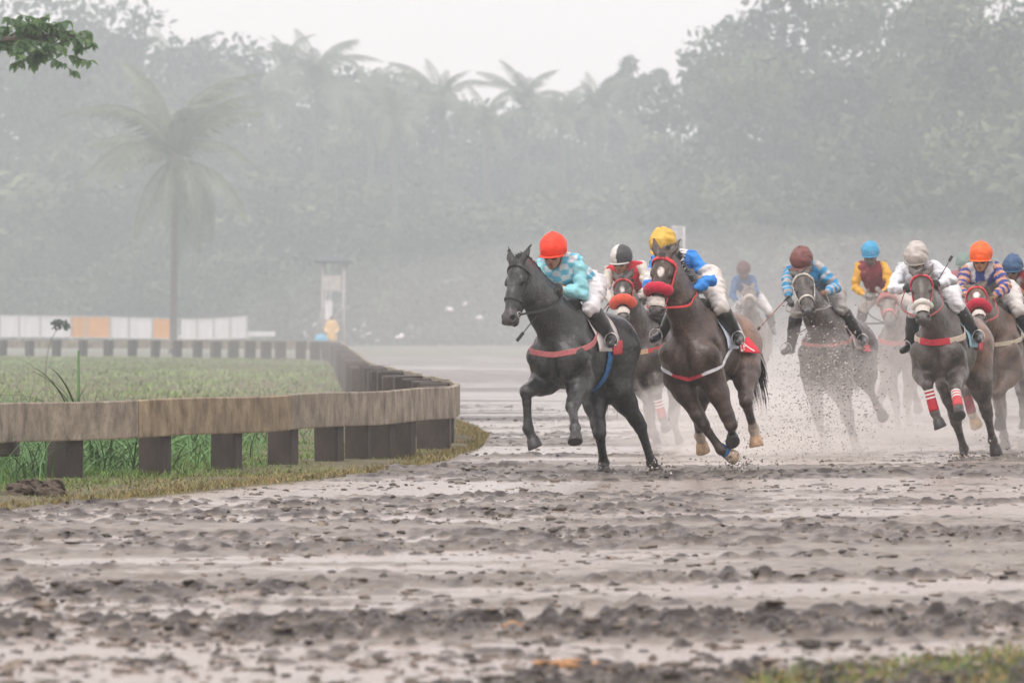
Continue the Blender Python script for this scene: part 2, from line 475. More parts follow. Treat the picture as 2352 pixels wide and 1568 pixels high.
    so.field(vox); H.so = so
    V, Fc = so.mesh()
    # coat colour: body, darker points, white markings where this horse has them
    base = np.array(sp['coat']); pts = np.array(sp.get('points', sp['coat'])); col = np.tile(base, (len(V), 1)).astype(float)
    def paint(c, r, colr, soft=.03):
        nonlocal col
        d = np.linalg.norm((V - np.asarray(c)), axis=1); w = np.clip((r - d) / soft, 0, 1)[:, None]; col = col * (1 - w) + np.array(colr) * w
    def paint_seg(a, b, r, colr, soft=.04):
        nonlocal col
        v = b - a; t = np.clip(((V - a) @ v) / (v @ v), 0, 1); d = np.linalg.norm(V - a - t[:, None] * v, axis=1); w = np.clip((r - d) / soft, 0, 1)[:, None]
        col = col * (1 - w) + np.array(colr) * w
    if 'flank' in sp: paint(fr(-.45, .1, .12), .50 * S, sp['flank'], .3)
    for nm, (tp, kn, fe, cor, ho, pd) in H.leg.items():
        paint_seg(kn + (tp - kn) * .15, cor, .085, pts, .05)
    paint(hd(.52, 0, 0), .12 * k, np.array(sp.get('nosecol', (.05, .047, .045))), .08)
    for nm in sp.get('socks', ()):
        tp, kn, fe, cor, ho, pd = H.leg[nm]; paint_seg(fe + (kn - fe) * .12, cor, .075, (.42, .36, .29), .02)
    for sg in (-1, 1):
        paint(hd(.527, sg * .05, .012), .026 * k, (.008, .008, .008), .012)
        paint(hd(.168, sg * .085, .012), .024 * k, (.01, .009, .008), .01)
    if 'star' in sp:
        st_ = sp['star']; paint(hd(.165, st_.get('y', 0), .085), .036 * k * st_.get('r', 1), (.62, .58, .54), .012)
        paint(hd(.19, st_.get('y', 0), .08), .026 * k * st_.get('r', 1), (.62, .58, .54), .012)
    if 'snip' in sp: paint(hd(.40, 0, .05), .05 * k, (.6, .57, .53), .02)
    if sp.get('muddy'):
        nz = fbm(V[:, 0] * 14 + V[:, 1] * 9, V[:, 2] * 14, 5, 4)
        w = np.clip((nz - .50) * 6, 0, 1) * np.clip(1.1 - V[:, 2] / 1.3, 0.1, 1) * sp['muddy']
        w = w[:, None]; col = col * (1 - w) + np.array([.20, .175, .15]) * w
    m = coat_material()
    body = link('body', mesh_np('horse_body', V, Fc, m, True, col), root)
    H.body = body
    # hooves
    for nm, (tp, kn, fe, cor, ho, pd) in H.leg.items():
        hc = sp.get('hoofcol', {}).get(nm, (.035, .033, .032))
        toe = nrm(F * .9 + pd * .2); toe = nrm(F - pd * (F @ pd)) if abs(F @ pd) < .97 else nrm(U)
        sd_ = np.cross(pd, toe); mb = MB(); n = 14; rings = []
        for t, r, sh in ((-.012, .046, .0), (.0, .054, .0), (.035, .060, .010), (.078, .068, .022), (.088, .064, .022), (.082, .034, .018)):
            for j in range(n):
                a = 2 * math.pi * j / n; fx = math.cos(a); fx = fx * (1.12 if fx > 0 else .86)
                rings.append(cor + pd * t * S + toe * (fx * r + sh) * S + sd_ * math.sin(a) * r * S)
        Fh = []
        for i in range(5):
            for j in range(n): Fh.append((i * n + j, i * n + (j + 1) % n, (i + 1) * n + (j + 1) % n, (i + 1) * n + j))
        Fh.append(tuple(range(5 * n, 6 * n)))
        mb.add(rings, Fh)
        hm = mat('hoof %d' % int(hc[0] * 1000), hc, rough=.45, var=.35, scale=25, bump=.002, bscale=60)
        ob = mb.build('hoof', hm, root, True)
        if hc[0] > .1: ob['label'] = 'pale tan hoof'
    # eyes
    em = mat('dark eye', (.012, .009, .008), rough=.08, var=.1)
    for s in (-1, 1):
        V2, F2 = sphere(hd(.168, s * .081, .018), .0165 * k, 10, 7); link('eye', mesh_np('horse_eye', V2, F2, em), root)
    # mane: locks of hair along the crest
    hair = mat('horse hair %d' % int(sp.get('hair', (.02, .018, .017))[0] * 1000), sp.get('hair', (.02, .018, .017)), rough=.5, var=.4, scale=20)
    mv = MB(); rr = random.Random(int(Y * 100 + sp['trunk'][0]))
    crest0 = fr(.33, 0, .42); 
    for i in range(sp.get('mane', 150) * 3):
        t = rr.random(); c = crest0 * (1 - t) + (poll - Hx * .03 + Hz * .05) * t
        q = c + nrm(U * .4 + F * .3) * .3; 
        # drop the root onto the crest
        g = np.linspace(0, 1, 40)[:, None]; ln = q * (1 - g) + (c - (q - c) * .4) * g; v = so.sample(ln); ix = np.argmax(v < 0.0); rt = ln[ix]
        d = Lf * sp.get('mside', 1) * rr.uniform(.1, 1.0) + U * rr.uniform(.0, .8) - F * rr.uniform(.1, .9)
        ln_ = rr.uniform(.05, .11) * sp.get('manelen', 1); d = nrm(d); w = nrm(np.cross(d, F)) * rr.uniform(.003, .007)
        P = curve3([rt - d * .01, rt + d * ln_ * .5, rt + d * ln_ * .9 - U * ln_ * .25 + Lf * sp.get('mside', 1) * ln_ * .2], 5); Vs = []
        for jj, p in enumerate(P): ww = w * (1 - .9 * jj / 4); Vs += [p - ww, p + ww]
        mv.add(Vs, [(2 * jj, 2 * jj + 1, 2 * jj + 3, 2 * jj + 2) for jj in range(4)])
    for i in range(14 if sp.get('mane', 150) > 0 else 0):                                     # forelock
        a = hd(-.01, rr.uniform(-.03, .03), .09); e = hd(rr.uniform(.03, .09), rr.uniform(-.05, .05), rr.uniform(.09, .12)); w = Hy * .006
        mv.add([a - w, a + w, e], [(0, 1, 2)])
    mv.build('mane', hair, root)
    # tail
    tv = MB(); tb = fr(-.86, 0, .22)
    tdir = sp.get('tail', (-.20, .05, -.46))
    for i in range(170):
        u = rr.uniform(-1, 1); v = rr.uniform(-1, 1); spread = rr.uniform(0, 1)
        e = fr(-.86 + tdir[0] * rr.uniform(.7, 1.0) + u * .06, tdir[1] + v * .07, .22 + tdir[2] * rr.uniform(.6, 1.2) - spread * .10)
        mdl = (tb + e) / 2 + U * (.10 + .05 * u) * S + Lf * v * .04
        P = curve3([tb + Lf * v * .02 + U * u * .02, mdl, e, e + (e - mdl) * .15 - U * .06], 8)
        w = nrm(np.cross(nrm(e - tb), nrm(np.array([u, v, .5])))) * .006
        Vs = []; 
        for j, p in enumerate(P): ww = w * (1 - .85 * j / 7); Vs += [p - ww, p + ww]
        tv.add(Vs, [(2 * j, 2 * j + 1, 2 * j + 3, 2 * j + 2) for j in range(7)])
    tv.build('tail', hair, root)
    tack(H, sp)
    return H

def sphere(c, r, nu=10, nv=7, ax=None):
    c = np.asarray(c, float); F = []
    rr = (r, r, r) if not hasattr(r, '__len__') else r
    V = [c + np.array([0, 0, rr[2]])]
    for i in range(1, nv):
        a = math.pi * i / nv
        for j in range(nu):
            b = 2 * math.pi * j / nu; V.append(c + np.array([rr[0] * math.sin(a) * math.cos(b), rr[1] * math.sin(a) * math.sin(b), rr[2] * math.cos(a)]))
    V.append(c - np.array([0, 0, rr[2]])); n = len(V) - 1
    for j in range(nu): F.append((0, 1 + j, 1 + (j + 1) % nu))
    for i in range(nv - 2):
        for j in range(nu):
            a = 1 + i * nu; F.append((a + j, a + nu + j, a + nu + (j + 1) % nu, a + (j + 1) % nu))
    a = 1 + (nv - 2) * nu
    for j in range(nu): F.append((a + (j + 1) % nu, a + j, n))
    return V, F

def on_body(so, centre, P, off):
    """move points outward from the centre until they lie just off the body"""
    P = np.asarray(P, float); Cn = np.asarray(centre, float)
    if Cn.ndim == 1: Cn = np.tile(Cn, (len(P), 1))
    out = []; N = []
    for c, p in zip(Cn, P):
        d = nrm(p - c); t = np.linspace(.02, .9, 180); v = so.sample(c + d * t[:, None])
        ins = v < off; ex = 0
        if ins.any():
            f = np.argmax(ins); r = np.argmax(~ins[f:]); ex = f + r if r > 0 else len(t) - 1
        out.append(c + d * t[ex]); N.append(d)
    return np.array(out), np.array(N)

def coat_material():
    """wet hair: rain-darkened base with paler mud-dusted patches, damp sheen that comes and goes, hair-fine relief"""
    if 'horse coat' in MATS: return MATS['horse coat']
    m = bpy.data.materials.new('horse coat'); nt, b = nodes_of(m); L = nt.links.new; N = nt.nodes.new
    tc = N('ShaderNodeTexCoord'); at = N('ShaderNodeAttribute'); at.attribute_name = 'col'
    n1 = N('ShaderNodeTexNoise'); n1.inputs['Scale'].default_value = 7; n1.inputs['Detail'].default_value = 7; n1.inputs['Roughness'].default_value = .65; L(tc.outputs['Object'], n1.inputs['Vector'])
    r1 = N('ShaderNodeMapRange'); r1.inputs[1].default_value = .3; r1.inputs[2].default_value = .72; r1.inputs[3].default_value = .3; r1.inputs[4].default_value = 1.9; L(n1.outputs['Fac'], r1.inputs[0])
    mu = N('ShaderNodeVectorMath'); mu.operation = 'SCALE'; L(at.outputs['Color'], mu.inputs[0]); L(r1.outputs[0], mu.inputs['Scale'])
    n2 = N('ShaderNodeTexNoise'); n2.inputs['Scale'].default_value = 55; n2.inputs['Detail'].default_value = 6; n2.inputs['Roughness'].default_value = .75; L(tc.outputs['Object'], n2.inputs['Vector'])
    ad = N('ShaderNodeMath'); ad.operation = 'MULTIPLY'; L(n1.outputs['Fac'], ad.inputs[0]); L(n2.outputs['Fac'], ad.inputs[1])
    r2 = N('ShaderNodeMapRange'); r2.inputs[1].default_value = .29; r2.inputs[2].default_value = .42; r2.inputs[4].default_value = .75; L(ad.outputs[0], r2.inputs[0])
    mm = N('ShaderNodeMixRGB'); L(r2.outputs[0], mm.inputs[0]); L(mu.outputs[0], mm.inputs[1]); mm.inputs[2].default_value = (.15, .142, .132, 1); L(mm.outputs[0], b.inputs['Base Color'])
    r3 = N('ShaderNodeMapRange'); r3.inputs[1].default_value = .35; r3.inputs[2].default_value = .65; r3.inputs[3].default_value = .22; r3.inputs[4].default_value = .55; L(n2.outputs['Fac'], r3.inputs[0]); L(r3.outputs[0], b.inputs['Roughness'])
    b.inputs['Specular IOR Level'].default_value = .45; b.inputs['Coat Weight'].default_value = .22; b.inputs['Coat Roughness'].default_value = .18
    n3 = N('ShaderNodeTexNoise'); n3.inputs['Scale'].default_value = 16; n3.inputs['Detail'].default_value = 6; L(tc.outputs['Object'], n3.inputs['Vector'])
    b1 = N('ShaderNodeBump'); b1.inputs['Distance'].default_value = .016; L(n3.outputs['Fac'], b1.inputs['Height'])
    b2 = N('ShaderNodeBump'); b2.inputs['Distance'].default_value = .004; L(n2.outputs['Fac'], b2.inputs['Height']); L(b1.outputs[0], b2.inputs['Normal']); L(b2.outputs[0], b.inputs['Normal'])
    MATS['horse coat'] = m; return m

def tack(H, sp):
    so, fr, hd, root, S, k = H.so, H.fr, H.hd, H.root, H.S, H.k
    F, Lf, U = H.A; Hx, Hy, Hz = H.Hx, H.Hy, H.Hz
    bc = sp.get('bridle', (.02, .02, .02)); bm = mat('bridle %.2f %.2f' % (bc[0], bc[1]), bc, rough=.5, var=.2, scale=20)
    def ring(x, y0, a0, a1, w, th, name, m, tilt=0.0, n=18):
        c = hd(x, 0, -.02); P = []
        for a in np.linspace(a0, a1, n):
            P.append(c + (Hy * math.cos(a) + Hz * math.sin(a) + Hx * tilt * math.sin(a)) * .3)
        P, N = on_body(so, c, P, .004); V, Fc = strip_mesh(P, N, w, th)
        return link(name, mesh_np(name, V, Fc, m, False), root), P
    wB = sp.get('strapw', .022)
    ob, bp = ring(.085, 0, math.radians(-5), math.radians(185), wB * 1.25, .010 if sp.get('browroll') is None else .018, 'browband', bm, -.35)
    nb_, npnt = ring(.345, 0, math.radians(-100), math.radians(260), wB, .006, 'noseband', bm)
    rings = []
    for s in (-1, 1):
        a = hd(.09, s * .3, -.02); P = []; Cc = []
        for t in np.linspace(.085, .455, 12):
            Cc.append(hd(t, 0, -.02 - .03 * (t > .3))); P.append(hd(t, s * .3, -.02 - .03 * (t > .3)))
        P, N = on_body(so, np.array(Cc), P, .004); V, Fc = strip_mesh(P, N, wB, .007); link('cheek_strap', mesh_np('cheek_strap', V, Fc, bm, False), root)
        c = P[-1] + N[-1] * .006; rings.append(c); mb = MB()
        pts = [c + (Hx * math.cos(q) + Hz * math.sin(q)) * .028 for q in np.linspace(0, 2 * math.pi, 13)]
        mb.tube(pts, .005, 6, cap=False); mb.build('bit_ring', mat('worn steel', (.55, .53, .5), rough=.3, metallic=.8, var=.1), root, True)
    H.bits = rings
    mb = MB(); mb.tube([rings[0], hd(.46, 0, -.05), rings[1]], .006, 6); mb.build('bit_bar', MATS['worn steel'], root, True)
    # sheepskin roll over the nose
    if 'roll' in sp:
        rc = sp['roll']; r0 = sp.get('rollr', .058) * .86; mb = MB(); c = hd(sp.get('rollx', .325), 0, -.02); P = []
        A0, A1 = sp.get('rolla', (-8, 188))
        aa = np.linspace(math.radians(A0), math.radians(A1), 26)
        P = [c + (Hy * math.cos(a) + Hz * math.sin(a)) * .3 for a in aa]
        P, N = on_body(so, c, P, .0); P = P + N * r0 * .55
        n = 18; Vs = []; rr = np.random.RandomState(3)
        for i in range(len(P)):
            t = nrm(P[min(i + 1, len(P) - 1)] - P[max(0, i - 1)]); b = np.cross(t, N[i]); e = min(i, len(P) - 1 - i); sc_ = math.sin(min(1, (e + .4) / 4) * math.pi / 2)
            for j in range(n):
                a = 2 * math.pi * j / n; r = r0 * sc_ * (1 + rr.uniform(-.07, .07)); Vs.append(P[i] + N[i] * math.cos(a) * r + b * math.sin(a) * r * 1.05)
        Fc = [(i * n + j, i * n + (j + 1) % n, (i + 1) * n + (j + 1) % n, (i + 1) * n + j) for i in range(len(P) - 1) for j in range(n)]
        Fc += [tuple(range(n - 1, -1, -1)), tuple(range((len(P) - 1) * n, len(P) * n))]
        mb.add(Vs, Fc); ob = mb.build('nose_roll', mat('fleece %.2f %.2f' % (rc[0], rc[1]), rc, rough=.95, var=.22, scale=30, bump=.004, bscale=90, sheen=.15), root, True)
    if 'pad' in sp:
        # pale pad or lather on the nose under the roll
        x0, w = sp['pad']; P = []; n = 9; Vs = []; rr = np.random.RandomState(5)
        for i, x in enumerate(np.linspace(x0, x0 + w, 6)):
            c = hd(x, 0, -.02); q = [c + (Hy * math.cos(a) + Hz * math.sin(a)) * .3 for a in np.linspace(math.radians(32), math.radians(148), n)]
            q, N = on_body(so, c, q, .008); 
            e = 1 if 0 < i < 5 else .0
            Vs += list(q + N * (rr.rand(n)[:, None] * .012 + .006) * e)
        Fc = [(i * n + j, i * n + j + 1, (i + 1) * n + j + 1, (i + 1) * n + j) for i in range(5) for j in range(n - 1)]
        link('nose_pad', mesh_np('nose_pad', Vs, Fc, mat('raw wool', (.62, .57, .52), rough=.9, var=.2, scale=40, bump=.01, bscale=60)), root)
    # breast strap and neck strap
    if 'breast' in sp:
        b = sp['breast']; bm2 = mat('webbing %.2f %.2f %.2f' % b['c'], b['c'], rough=.7, var=.2, scale=25)
        z1 = b.get('z', .06); drop = b.get('drop', .0); aa = np.linspace(-1, 1, 33); P = []; Cc = []
        for a in aa:
            x = .40 + .35 * (1 - a * a) ; y = a * .5; zz = z1 + .16 * a * a - drop * (1 - abs(a))
            cc = fr(.08 + .28 * (1 - abs(a) ** 1.5), 0, zz); Cc.append(cc)
            an = a * math.radians(100)
            P.append(cc + (F * math.cos(an) + Lf * math.sin(an)) * .4)
        P, N = on_body(so, np.array(Cc), P, .006); 
        for _ in range(2): P[1:-1] = (P[:-2] + 2 * P[1:-1] + P[2:]) / 4
        P = P + N * .006
        V, Fc = strip_mesh(P, N, b.get('w', .045), .008); link('breast_strap', mesh_np('breast_strap', V, Fc, bm2, False), root)
        if 'c2' in b:
            m3 = mat('webbing %.2f %.2f %.2f' % b['c2'], b['c2'], rough=.7, var=.2, scale=25)
            V, Fc = strip_mesh(P[12:21] + N[12:21] * .004, N[12:21], b.get('w', .045) * 1.15, .008); link('chest_pad', mesh_np('chest_pad', V, Fc, m3, False), root)
    if 'girth' in sp:
        g = sp['girth']; gm = mat('webbing %.2f %.2f %.2f' % g, g, rough=.75, var=.2, scale=25); aa = np.linspace(math.radians(35), math.radians(-215), 40)
        P = [fr(-.04, 0, 0) + (Lf * math.cos(a) + U * math.sin(a)) * .4 for a in aa]; P, N = on_body(so, fr(-.04, 0, 0), P, .006)
        V, Fc = strip_mesh(P, N, .10, .008); link('girth', mesh_np('girth', V, Fc, gm, False), root)
    # saddle cloth with a coloured border, and the saddle
    def patch(x0, x1, a0, a1, nx, na, off):
        Vs = []
        for i in range(nx + 1):
            x = x0 + (x1 - x0) * i / nx; c = fr(x, 0, .02)
            q = [c + (Lf * math.cos(a) + U * math.sin(a)) * .4 for a in np.linspace(a0, a1, na + 1)]
            q, N = on_body(so, c, q, off); Vs += list(q)
        return Vs, [(i * (na + 1) + j, i * (na + 1) + j + 1, (i + 1) * (na + 1) + j + 1, (i + 1) * (na + 1) + j) for i in range(nx) for j in range(na)]
    cm = mat('cloth %.2f %.2f %.2f' % sp.get('cloth', (.7, .68, .66)), sp.get('cloth', (.7, .68, .66)), rough=.85, var=.12, scale=14, bump=.008, bscale=18)
    Vs, Fc = patch(-.32, .20, math.radians(0), math.radians(180), 10, 26, .014)
    ob = link('saddle_cloth', mesh_np('saddle_cloth', Vs, Fc, cm), root); md = ob.modifiers.new('thick', 'SOLIDIFY'); md.thickness = .008; md.offset = 1
    if 'border' in sp:
        m3 = mat('cloth %.2f %.2f %.2f' % sp['border'], sp['border'], rough=.8, var=.12, scale=14)
        for s in (0, 1):
            a0, a1 = (-6, 20) if s == 0 else (160, 186)
            Vs, Fc = patch(-.33, -.06, math.radians(a0), math.radians(a1), 6, 7, .030)
            ob = link('number_cloth', mesh_np('number_cloth', Vs, Fc, m3), root); md = ob.modifiers.new('thick', 'SOLIDIFY'); md.thickness = .006; md.offset = 1
    if 'letters' in sp:
        # white letters printed on the number cloth, laid on its outer face
        lm = mat('white print', (.75, .73, .71), rough=.8, var=.08)
        glyph = {'L': [((0, 1), (0, 0)), ((0, 0), (.6, 0))], 'A': [((0, 0), (.35, 1)), ((.35, 1), (.7, 0)), ((.15, .38), (.55, .38))], '1': [((.2, 0), (.2, 1)), ((.2, 1), (0, .8))],
                 'Z': [((0, 1), (.6, 1)), ((.6, 1), (0, 0)), ((0, 0), (.6, 0))]}
        for s in (1,):
            x = 0.0
            for ch in sp['letters']:
                for (a, b) in glyph[ch]:
                    q = []
                    for t in np.linspace(0, 1, 5):
                        gx = x + a[0] + (b[0] - a[0]) * t; gy = a[1] + (b[1] - a[1]) * t
                        an = math.radians(-3 + 19 * gy); c = fr(-.075 - .11 * gx, 0, .02); q.append((c, c + (Lf * math.cos(an) + U * math.sin(an)) * .4))
                    P, N = on_body(so, np.array([e[0] for e in q]), np.array([e[1] for e in q]), .041)
                    V, Fc = strip_mesh(P, N, .020, .002); link('letter', mesh_np('letter', V, Fc, lm, False), root)
                x += .85
    ss = Solid(); F_, L_, U_ = H.A
    ss.ell(fr(.02, 0, .40), np.array([.22, .13, .035]) * S, H.A, .03); ss.ell(fr(.18, 0, .44), np.array([.06, .08, .04]) * S, H.A, .03); ss.ell(fr(-.17, 0, .415), np.array([.06, .10, .025]) * S, H.A, .03)
    for s in (-1, 1): ss.ell(fr(.05, s * .17, .27), np.array([.13, .022, .12]) * S, [F_, nrm(L_ + U_ * .6 * s), nrm(U_ - L_ * .6 * s)], .03)
    ss.field(.012); V, Fc = ss.mesh(); link('saddle', mesh_np('saddle', V, Fc, leather('saddle', (.03, .025, .022))), root)
    # leg wraps
    for nm, col in sp.get('wraps', {}).items():
        tp, kn, fe, cor, ho, pd = H.leg[nm]; mb = MB()
        if isinstance(col, dict) and col.get('at') == 'pastern': a, b = fe + (kn - fe) * .08, cor; r0, r1 = .050, .052
        else: a, b = kn + (fe - kn) * .12, fe + (kn - fe) * .06; r0, r1 = .047, .052
        c = col['c'] if isinstance(col, dict) else col
        P = [a + (b - a) * t for t in np.linspace(0, 1, 9)]
        mb.tube(P, [(r0 + (r1 - r0) * i / 8) * S * (1 + .03 * (i % 2)) for i in range(9)], 14)
        ob = mb.build('leg_wrap', mat('bandage %.2f %.2f %.2f' % c, c, rough=.85, var=.2, scale=20, bump=.003, bscale=40), root, True)
        if isinstance(col, dict) and 'bands' in col:
            for i in range(3):
                t = .06 + .16 * i; mb = MB(); mb.tube([a + (b - a) * (t + e) for e in (0, .04, .08)], [r0 * 1.09 * S, r0 * 1.13 * S, r0 * 1.09 * S], 14)
                mb.build('wrap_band', mat('white band', (.72, .70, .67), rough=.85, var=.1), ob, True)
# ------------------------------------------------------------------ riders
SKIN = (.30, .17, .115)
def make_rider(sp, H):
    off, fr, S, Y = H.off, H.fr, H.S, H.Y; F, Lf, U = H.A
    Fh = nrm(np.array([F[0], F[1], 0])); Lh = np.array([-Fh[1], Fh[0], 0]); Z = np.array([0, 0, 1.0])
    at = lambda px, y: PX(px[0], px[1], y + off[1]) - off
    root = empty('person', off); tag(root, sp['label'], 'person', RIDER_GROUP)
    R_ = Horse(); R_.root = root; R_.off = off
    vox = sp.get('vox', .0125 if Y < 57 else (.0145 if Y < 70 else .018))
    pel = fr(-.20, 0, .66) if 'hip' not in sp else at(sp['hip'], fr(-.20, 0, .7)[1])
    sh = {}
    for s, n in ((1, 'L'), (-1, 'R')):
        d = fr(.24, s * .18, .86); sh[n] = at(sp['sh' + n], d[1] + sp.get('shy', 0)) if 'sh' + n in sp else d
    neck = (sh['L'] + sh['R']) / 2 + Z * .035 + Fh * .02
    hc = at((sp['helm'][0], sp['helm'][1] + .050 * FPX / Y), neck[1] - .13) 
    el, ha, kn, an, to = {}, {}, {}, {}, {}
    for s, n in ((1, 'L'), (-1, 'R')):
        el[n] = reach(sh[n], sp['el' + n], .29, sp.get('elsg' + n, -1), off) if 'el' + n in sp else sh[n] + Fh * .12 + Lh * s * .10 - Z * .23
        ha[n] = reach(el[n], sp['ha' + n], .25, sp.get('hasg' + n, -1), off) if 'ha' + n in sp else el[n] + nrm(Fh * .20 - Lh * s * .14 - Z * .02) * .25
        kn[n] = at(sp['kn' + n], fr(.16, s * .27, .44)[1]) if 'kn' + n in sp else fr(.16, s * .30, .44)
        an[n] = at(sp['an' + n], fr(-.06, s * .34, .09)[1]) if 'an' + n in sp else fr(-.06, s * .36, .09)
        for q_, cl in ((kn, .085), (an, .065)):
            for _ in range(30):
                if H.so.sample(q_[n][None])[0] > cl: break
                q_[n] = q_[n] + Lf * s * .012
        to[n] = an[n] + nrm(Fh + Lh * s * .25 - Z * .25) * .17
    # --- body: one continuous figure under the clothes
    b = Solid()
    chest = (sh['L'] + sh['R']) / 2 - Z * .07 - Fh * .03; waist = chest * .45 + pel * .55 + Z * .02
    sd = nrm(sh['L'] - sh['R']); up = nrm(chest - pel); fw = nrm(np.cross(sd, up)); 
    b.cone(pel, waist, .115, .10, .05, sd, 1.2); b.cone(waist, chest, .10, .115, .05, sd, 1.25); b.cone(sh['L'] * .9 + sh['R'] * .1, sh['R'] * .9 + sh['L'] * .1, .045, .045, .04)
    b.cone(neck - Z * .03, hc - Z * .05 + Fh * -.02, .055, .052, .03)
    yaw = math.radians(sp.get('yaw', 0)); look = nrm(Fh * math.cos(yaw) + Lh * math.sin(yaw) - Z * (sp.get('down', .25) - .12))
    lat = nrm(np.cross(Z, look)); hup = np.cross(look, lat); R_.look = look
    hA = [look, lat, hup]; h = lambda x, y, z: hc + look * x + lat * y + hup * z
    b.ell(h(0, 0, .03), (.095, .076, .10), hA, .02); b.ell(h(.03, 0, -.035), (.068, .060, .075), hA, .03)
    b.ell(h(.052, 0, -.090), (.030, .028, .022), hA, .025)                                    # chin
    b.cone(h(.088, 0, .005), h(.106, 0, -.032), .009, .013, .012); b.ell(h(.098, 0, -.036), (.012, .018, .009), hA, .01)
    b.ell(h(.086, 0, -.060), (.010, .024, .006), hA, .006); b.ell(h(.084, 0, -.071), (.010, .020, .006), hA, .006)
    b.ell(h(.100, 0, -.0655), (.012, .019, .0022), hA, .003, sub=True)                        # mouth line
    b.cone(h(.078, -.05, .018), h(.078, .05, .018), .013, .013, .015)                         # brow
    for s in (-1, 1):
        b.ell(h(.060, s * .044, -.022), (.022, .018, .018), hA, .02); b.ell(h(-.002, s * .078, -.012), (.018, .008, .030), hA, .008)
    for s, n in ((1, 'L'), (-1, 'R')):
        b.chain([sh[n], el[n]], [.040, .030], .02); b.chain([el[n], el[n] + (ha[n] - el[n]) * .3, ha[n]], [.030, .031, .025], .02)
        hp = pel + Lh * s * .09; b.chain([hp, hp + (kn[n] - hp) * .4, kn[n]], [.088, .080, .056], .04)
        b.chain([kn[n], kn[n] + (an[n] - kn[n]) * .3, an[n]], [.052, .056, .036], .03); b.chain([an[n], to[n]], [.036, .030], .02)
        hand_prims(b, el[n], ha[n], s, Fh, Lh, 1.0)
    b.field(vox * 1.12); V, Fc = b.mesh(); sk = sp.get('skin', SKIN)
    col = np.tile(np.array(sk), (len(V), 1)); d = np.linalg.norm(V - h(.09, 0, -.066), axis=1); col = np.where((d < .02)[:, None], np.array(sk) * (.8, .45, .45), col)
    sm = mat('skin', (1, 1, 1), rough=.55, var=.15, scale=30, attr='col', spec=.4)
    link('body', mesh_np('rider_body', V, Fc, sm, True, col), root)
    silk = mat('silk', (1, 1, 1), rough=.62, var=.10, scale=9, attr='col', bump=.020, bscale=13, bdet=1.2, stretch=(1, 1, 2.2), sheen=.1, dirt=(.16, .14, .12), dirt_amt=sp.get('dirt', 0)) if not sp.get('dirt') else \
        mat('muddy silk %.2f' % sp['dirt'], (1, 1, 1), rough=.75, var=.12, scale=9, attr='col', bump=.020, bscale=13, bdet=1.2, dirt=(.17, .15, .13), dirt_amt=sp['dirt'])
    # --- jersey
    j = Solid(); j.cone(pel + up * .03, waist, .132, .118, .05, sd, 1.22); j.cone(waist, chest, .118, .135, .05, sd, 1.28); j.cone(sh['L'] * .92 + sh['R'] * .08, sh['R'] * .92 + sh['L'] * .08, .072, .072, .06)
    j.cone(neck - Z * .06, neck + Z * .0, .070, .062, .03); j.cone(chest + fw * .03, waist + fw * .02, .10, .09, .05, sd, 1.2)
    j.ell(pel + up * .07 - Fh * .06, (.15, .14, .11), [Fh, Lh, Z], .05)
    j.field(vox).roughen(.030, 12, 3); V, Fc = j.mesh()
    uvw = np.stack([(V - chest) @ sd, (V - chest) @ up, (V - chest) @ fw], 1)
    link('jersey', mesh_np('jersey', V, Fc, silk, True, sp['jersey'](uvw)), root)
    for s, n in ((1, 'L'), (-1, 'R')):
        q = Solid(); m1 = sh[n] + (el[n] - sh[n]) * .5
        q.chain([sh[n], m1, el[n]], [.068, .062, .052], .03); q.chain([el[n], el[n] + (ha[n] - el[n]) * .5, ha[n] - (ha[n] - el[n]) * .12], [.052, .047, .034], .03)
        q.field(vox).roughen(.030, 18, 7 + s); V, Fc = q.mesh(); L1 = np.linalg.norm(el[n] - sh[n])
        t = np.clip((V - sh[n]) @ nrm(el[n] - sh[n]), 0, L1) / L1; t2 = np.clip((V - el[n]) @ nrm(ha[n] - el[n]) / .25, 0, 1)
        dd1 = np.linalg.norm(V - (sh[n] + (el[n] - sh[n]) * t[:, None]), axis=1); dd2 = np.linalg.norm(V - (el[n] + (ha[n] - el[n]) * t2[:, None]), axis=1)
        tt = np.where(dd1 < dd2, t, 1 + t2)
        link('sleeve', mesh_np('sleeve', V, Fc, silk, True, sp['sleeve'](tt, (V - sh[n]) @ sd)), root)
    # --- breeches
    q = Solid()
    q.ell(pel, (.145, .14, .115), [Fh, Lh, Z], .05); q.cone(pel, waist, .135, .11, .05, sd, 1.15)
    for s, n in ((1, 'L'), (-1, 'R')):
        hp = pel + Lh * s * .09; q.chain([hp, hp + (kn[n] - hp) * .4, kn[n]], [.115, .100, .072], .05); q.chain([kn[n], kn[n] + (an[n] - kn[n]) * .22], [.066, .058], .03)
    q.field(vox).roughen(.030, 17, 9); V, Fc = q.mesh(); cb = np.tile(np.array(sp.get('breeches', (.66, .64, .63))), (len(V), 1))
    link('breeches', mesh_np('breeches', V, Fc, silk, True, cb), root)
    # --- boots, stirrups, gloves
    bt = mat('boot leather', (.018, .018, .019), rough=.35, var=.3, scale=12, coat=.3)
    for s, n in ((1, 'L'), (-1, 'R')):
        q = Solid(); k0 = kn[n] + (an[n] - kn[n]) * .20
        q.chain([k0, kn[n] + (an[n] - kn[n]) * .5, an[n]], [.078, .068, .048], .02); q.chain([an[n], to[n]], [.046, .036], .025); q.ell(an[n] - Fh * .02 - Z * .03, (.04, .035, .035), None, .02)
        q.field(.016); V, Fc = q.mesh(); link('boot', mesh_np('boot', V, Fc, bt, True), root)
        if sp.get('boottop'):
            mb = MB(); a = nrm(an[n] - kn[n]); mb.tube([k0 - a * .02, k0 + a * .01, k0 + a * .05], [.074, .076, .072], 16); mb.build('boot_top', mat('boot top', sp['boottop'], rough=.5), root, True)
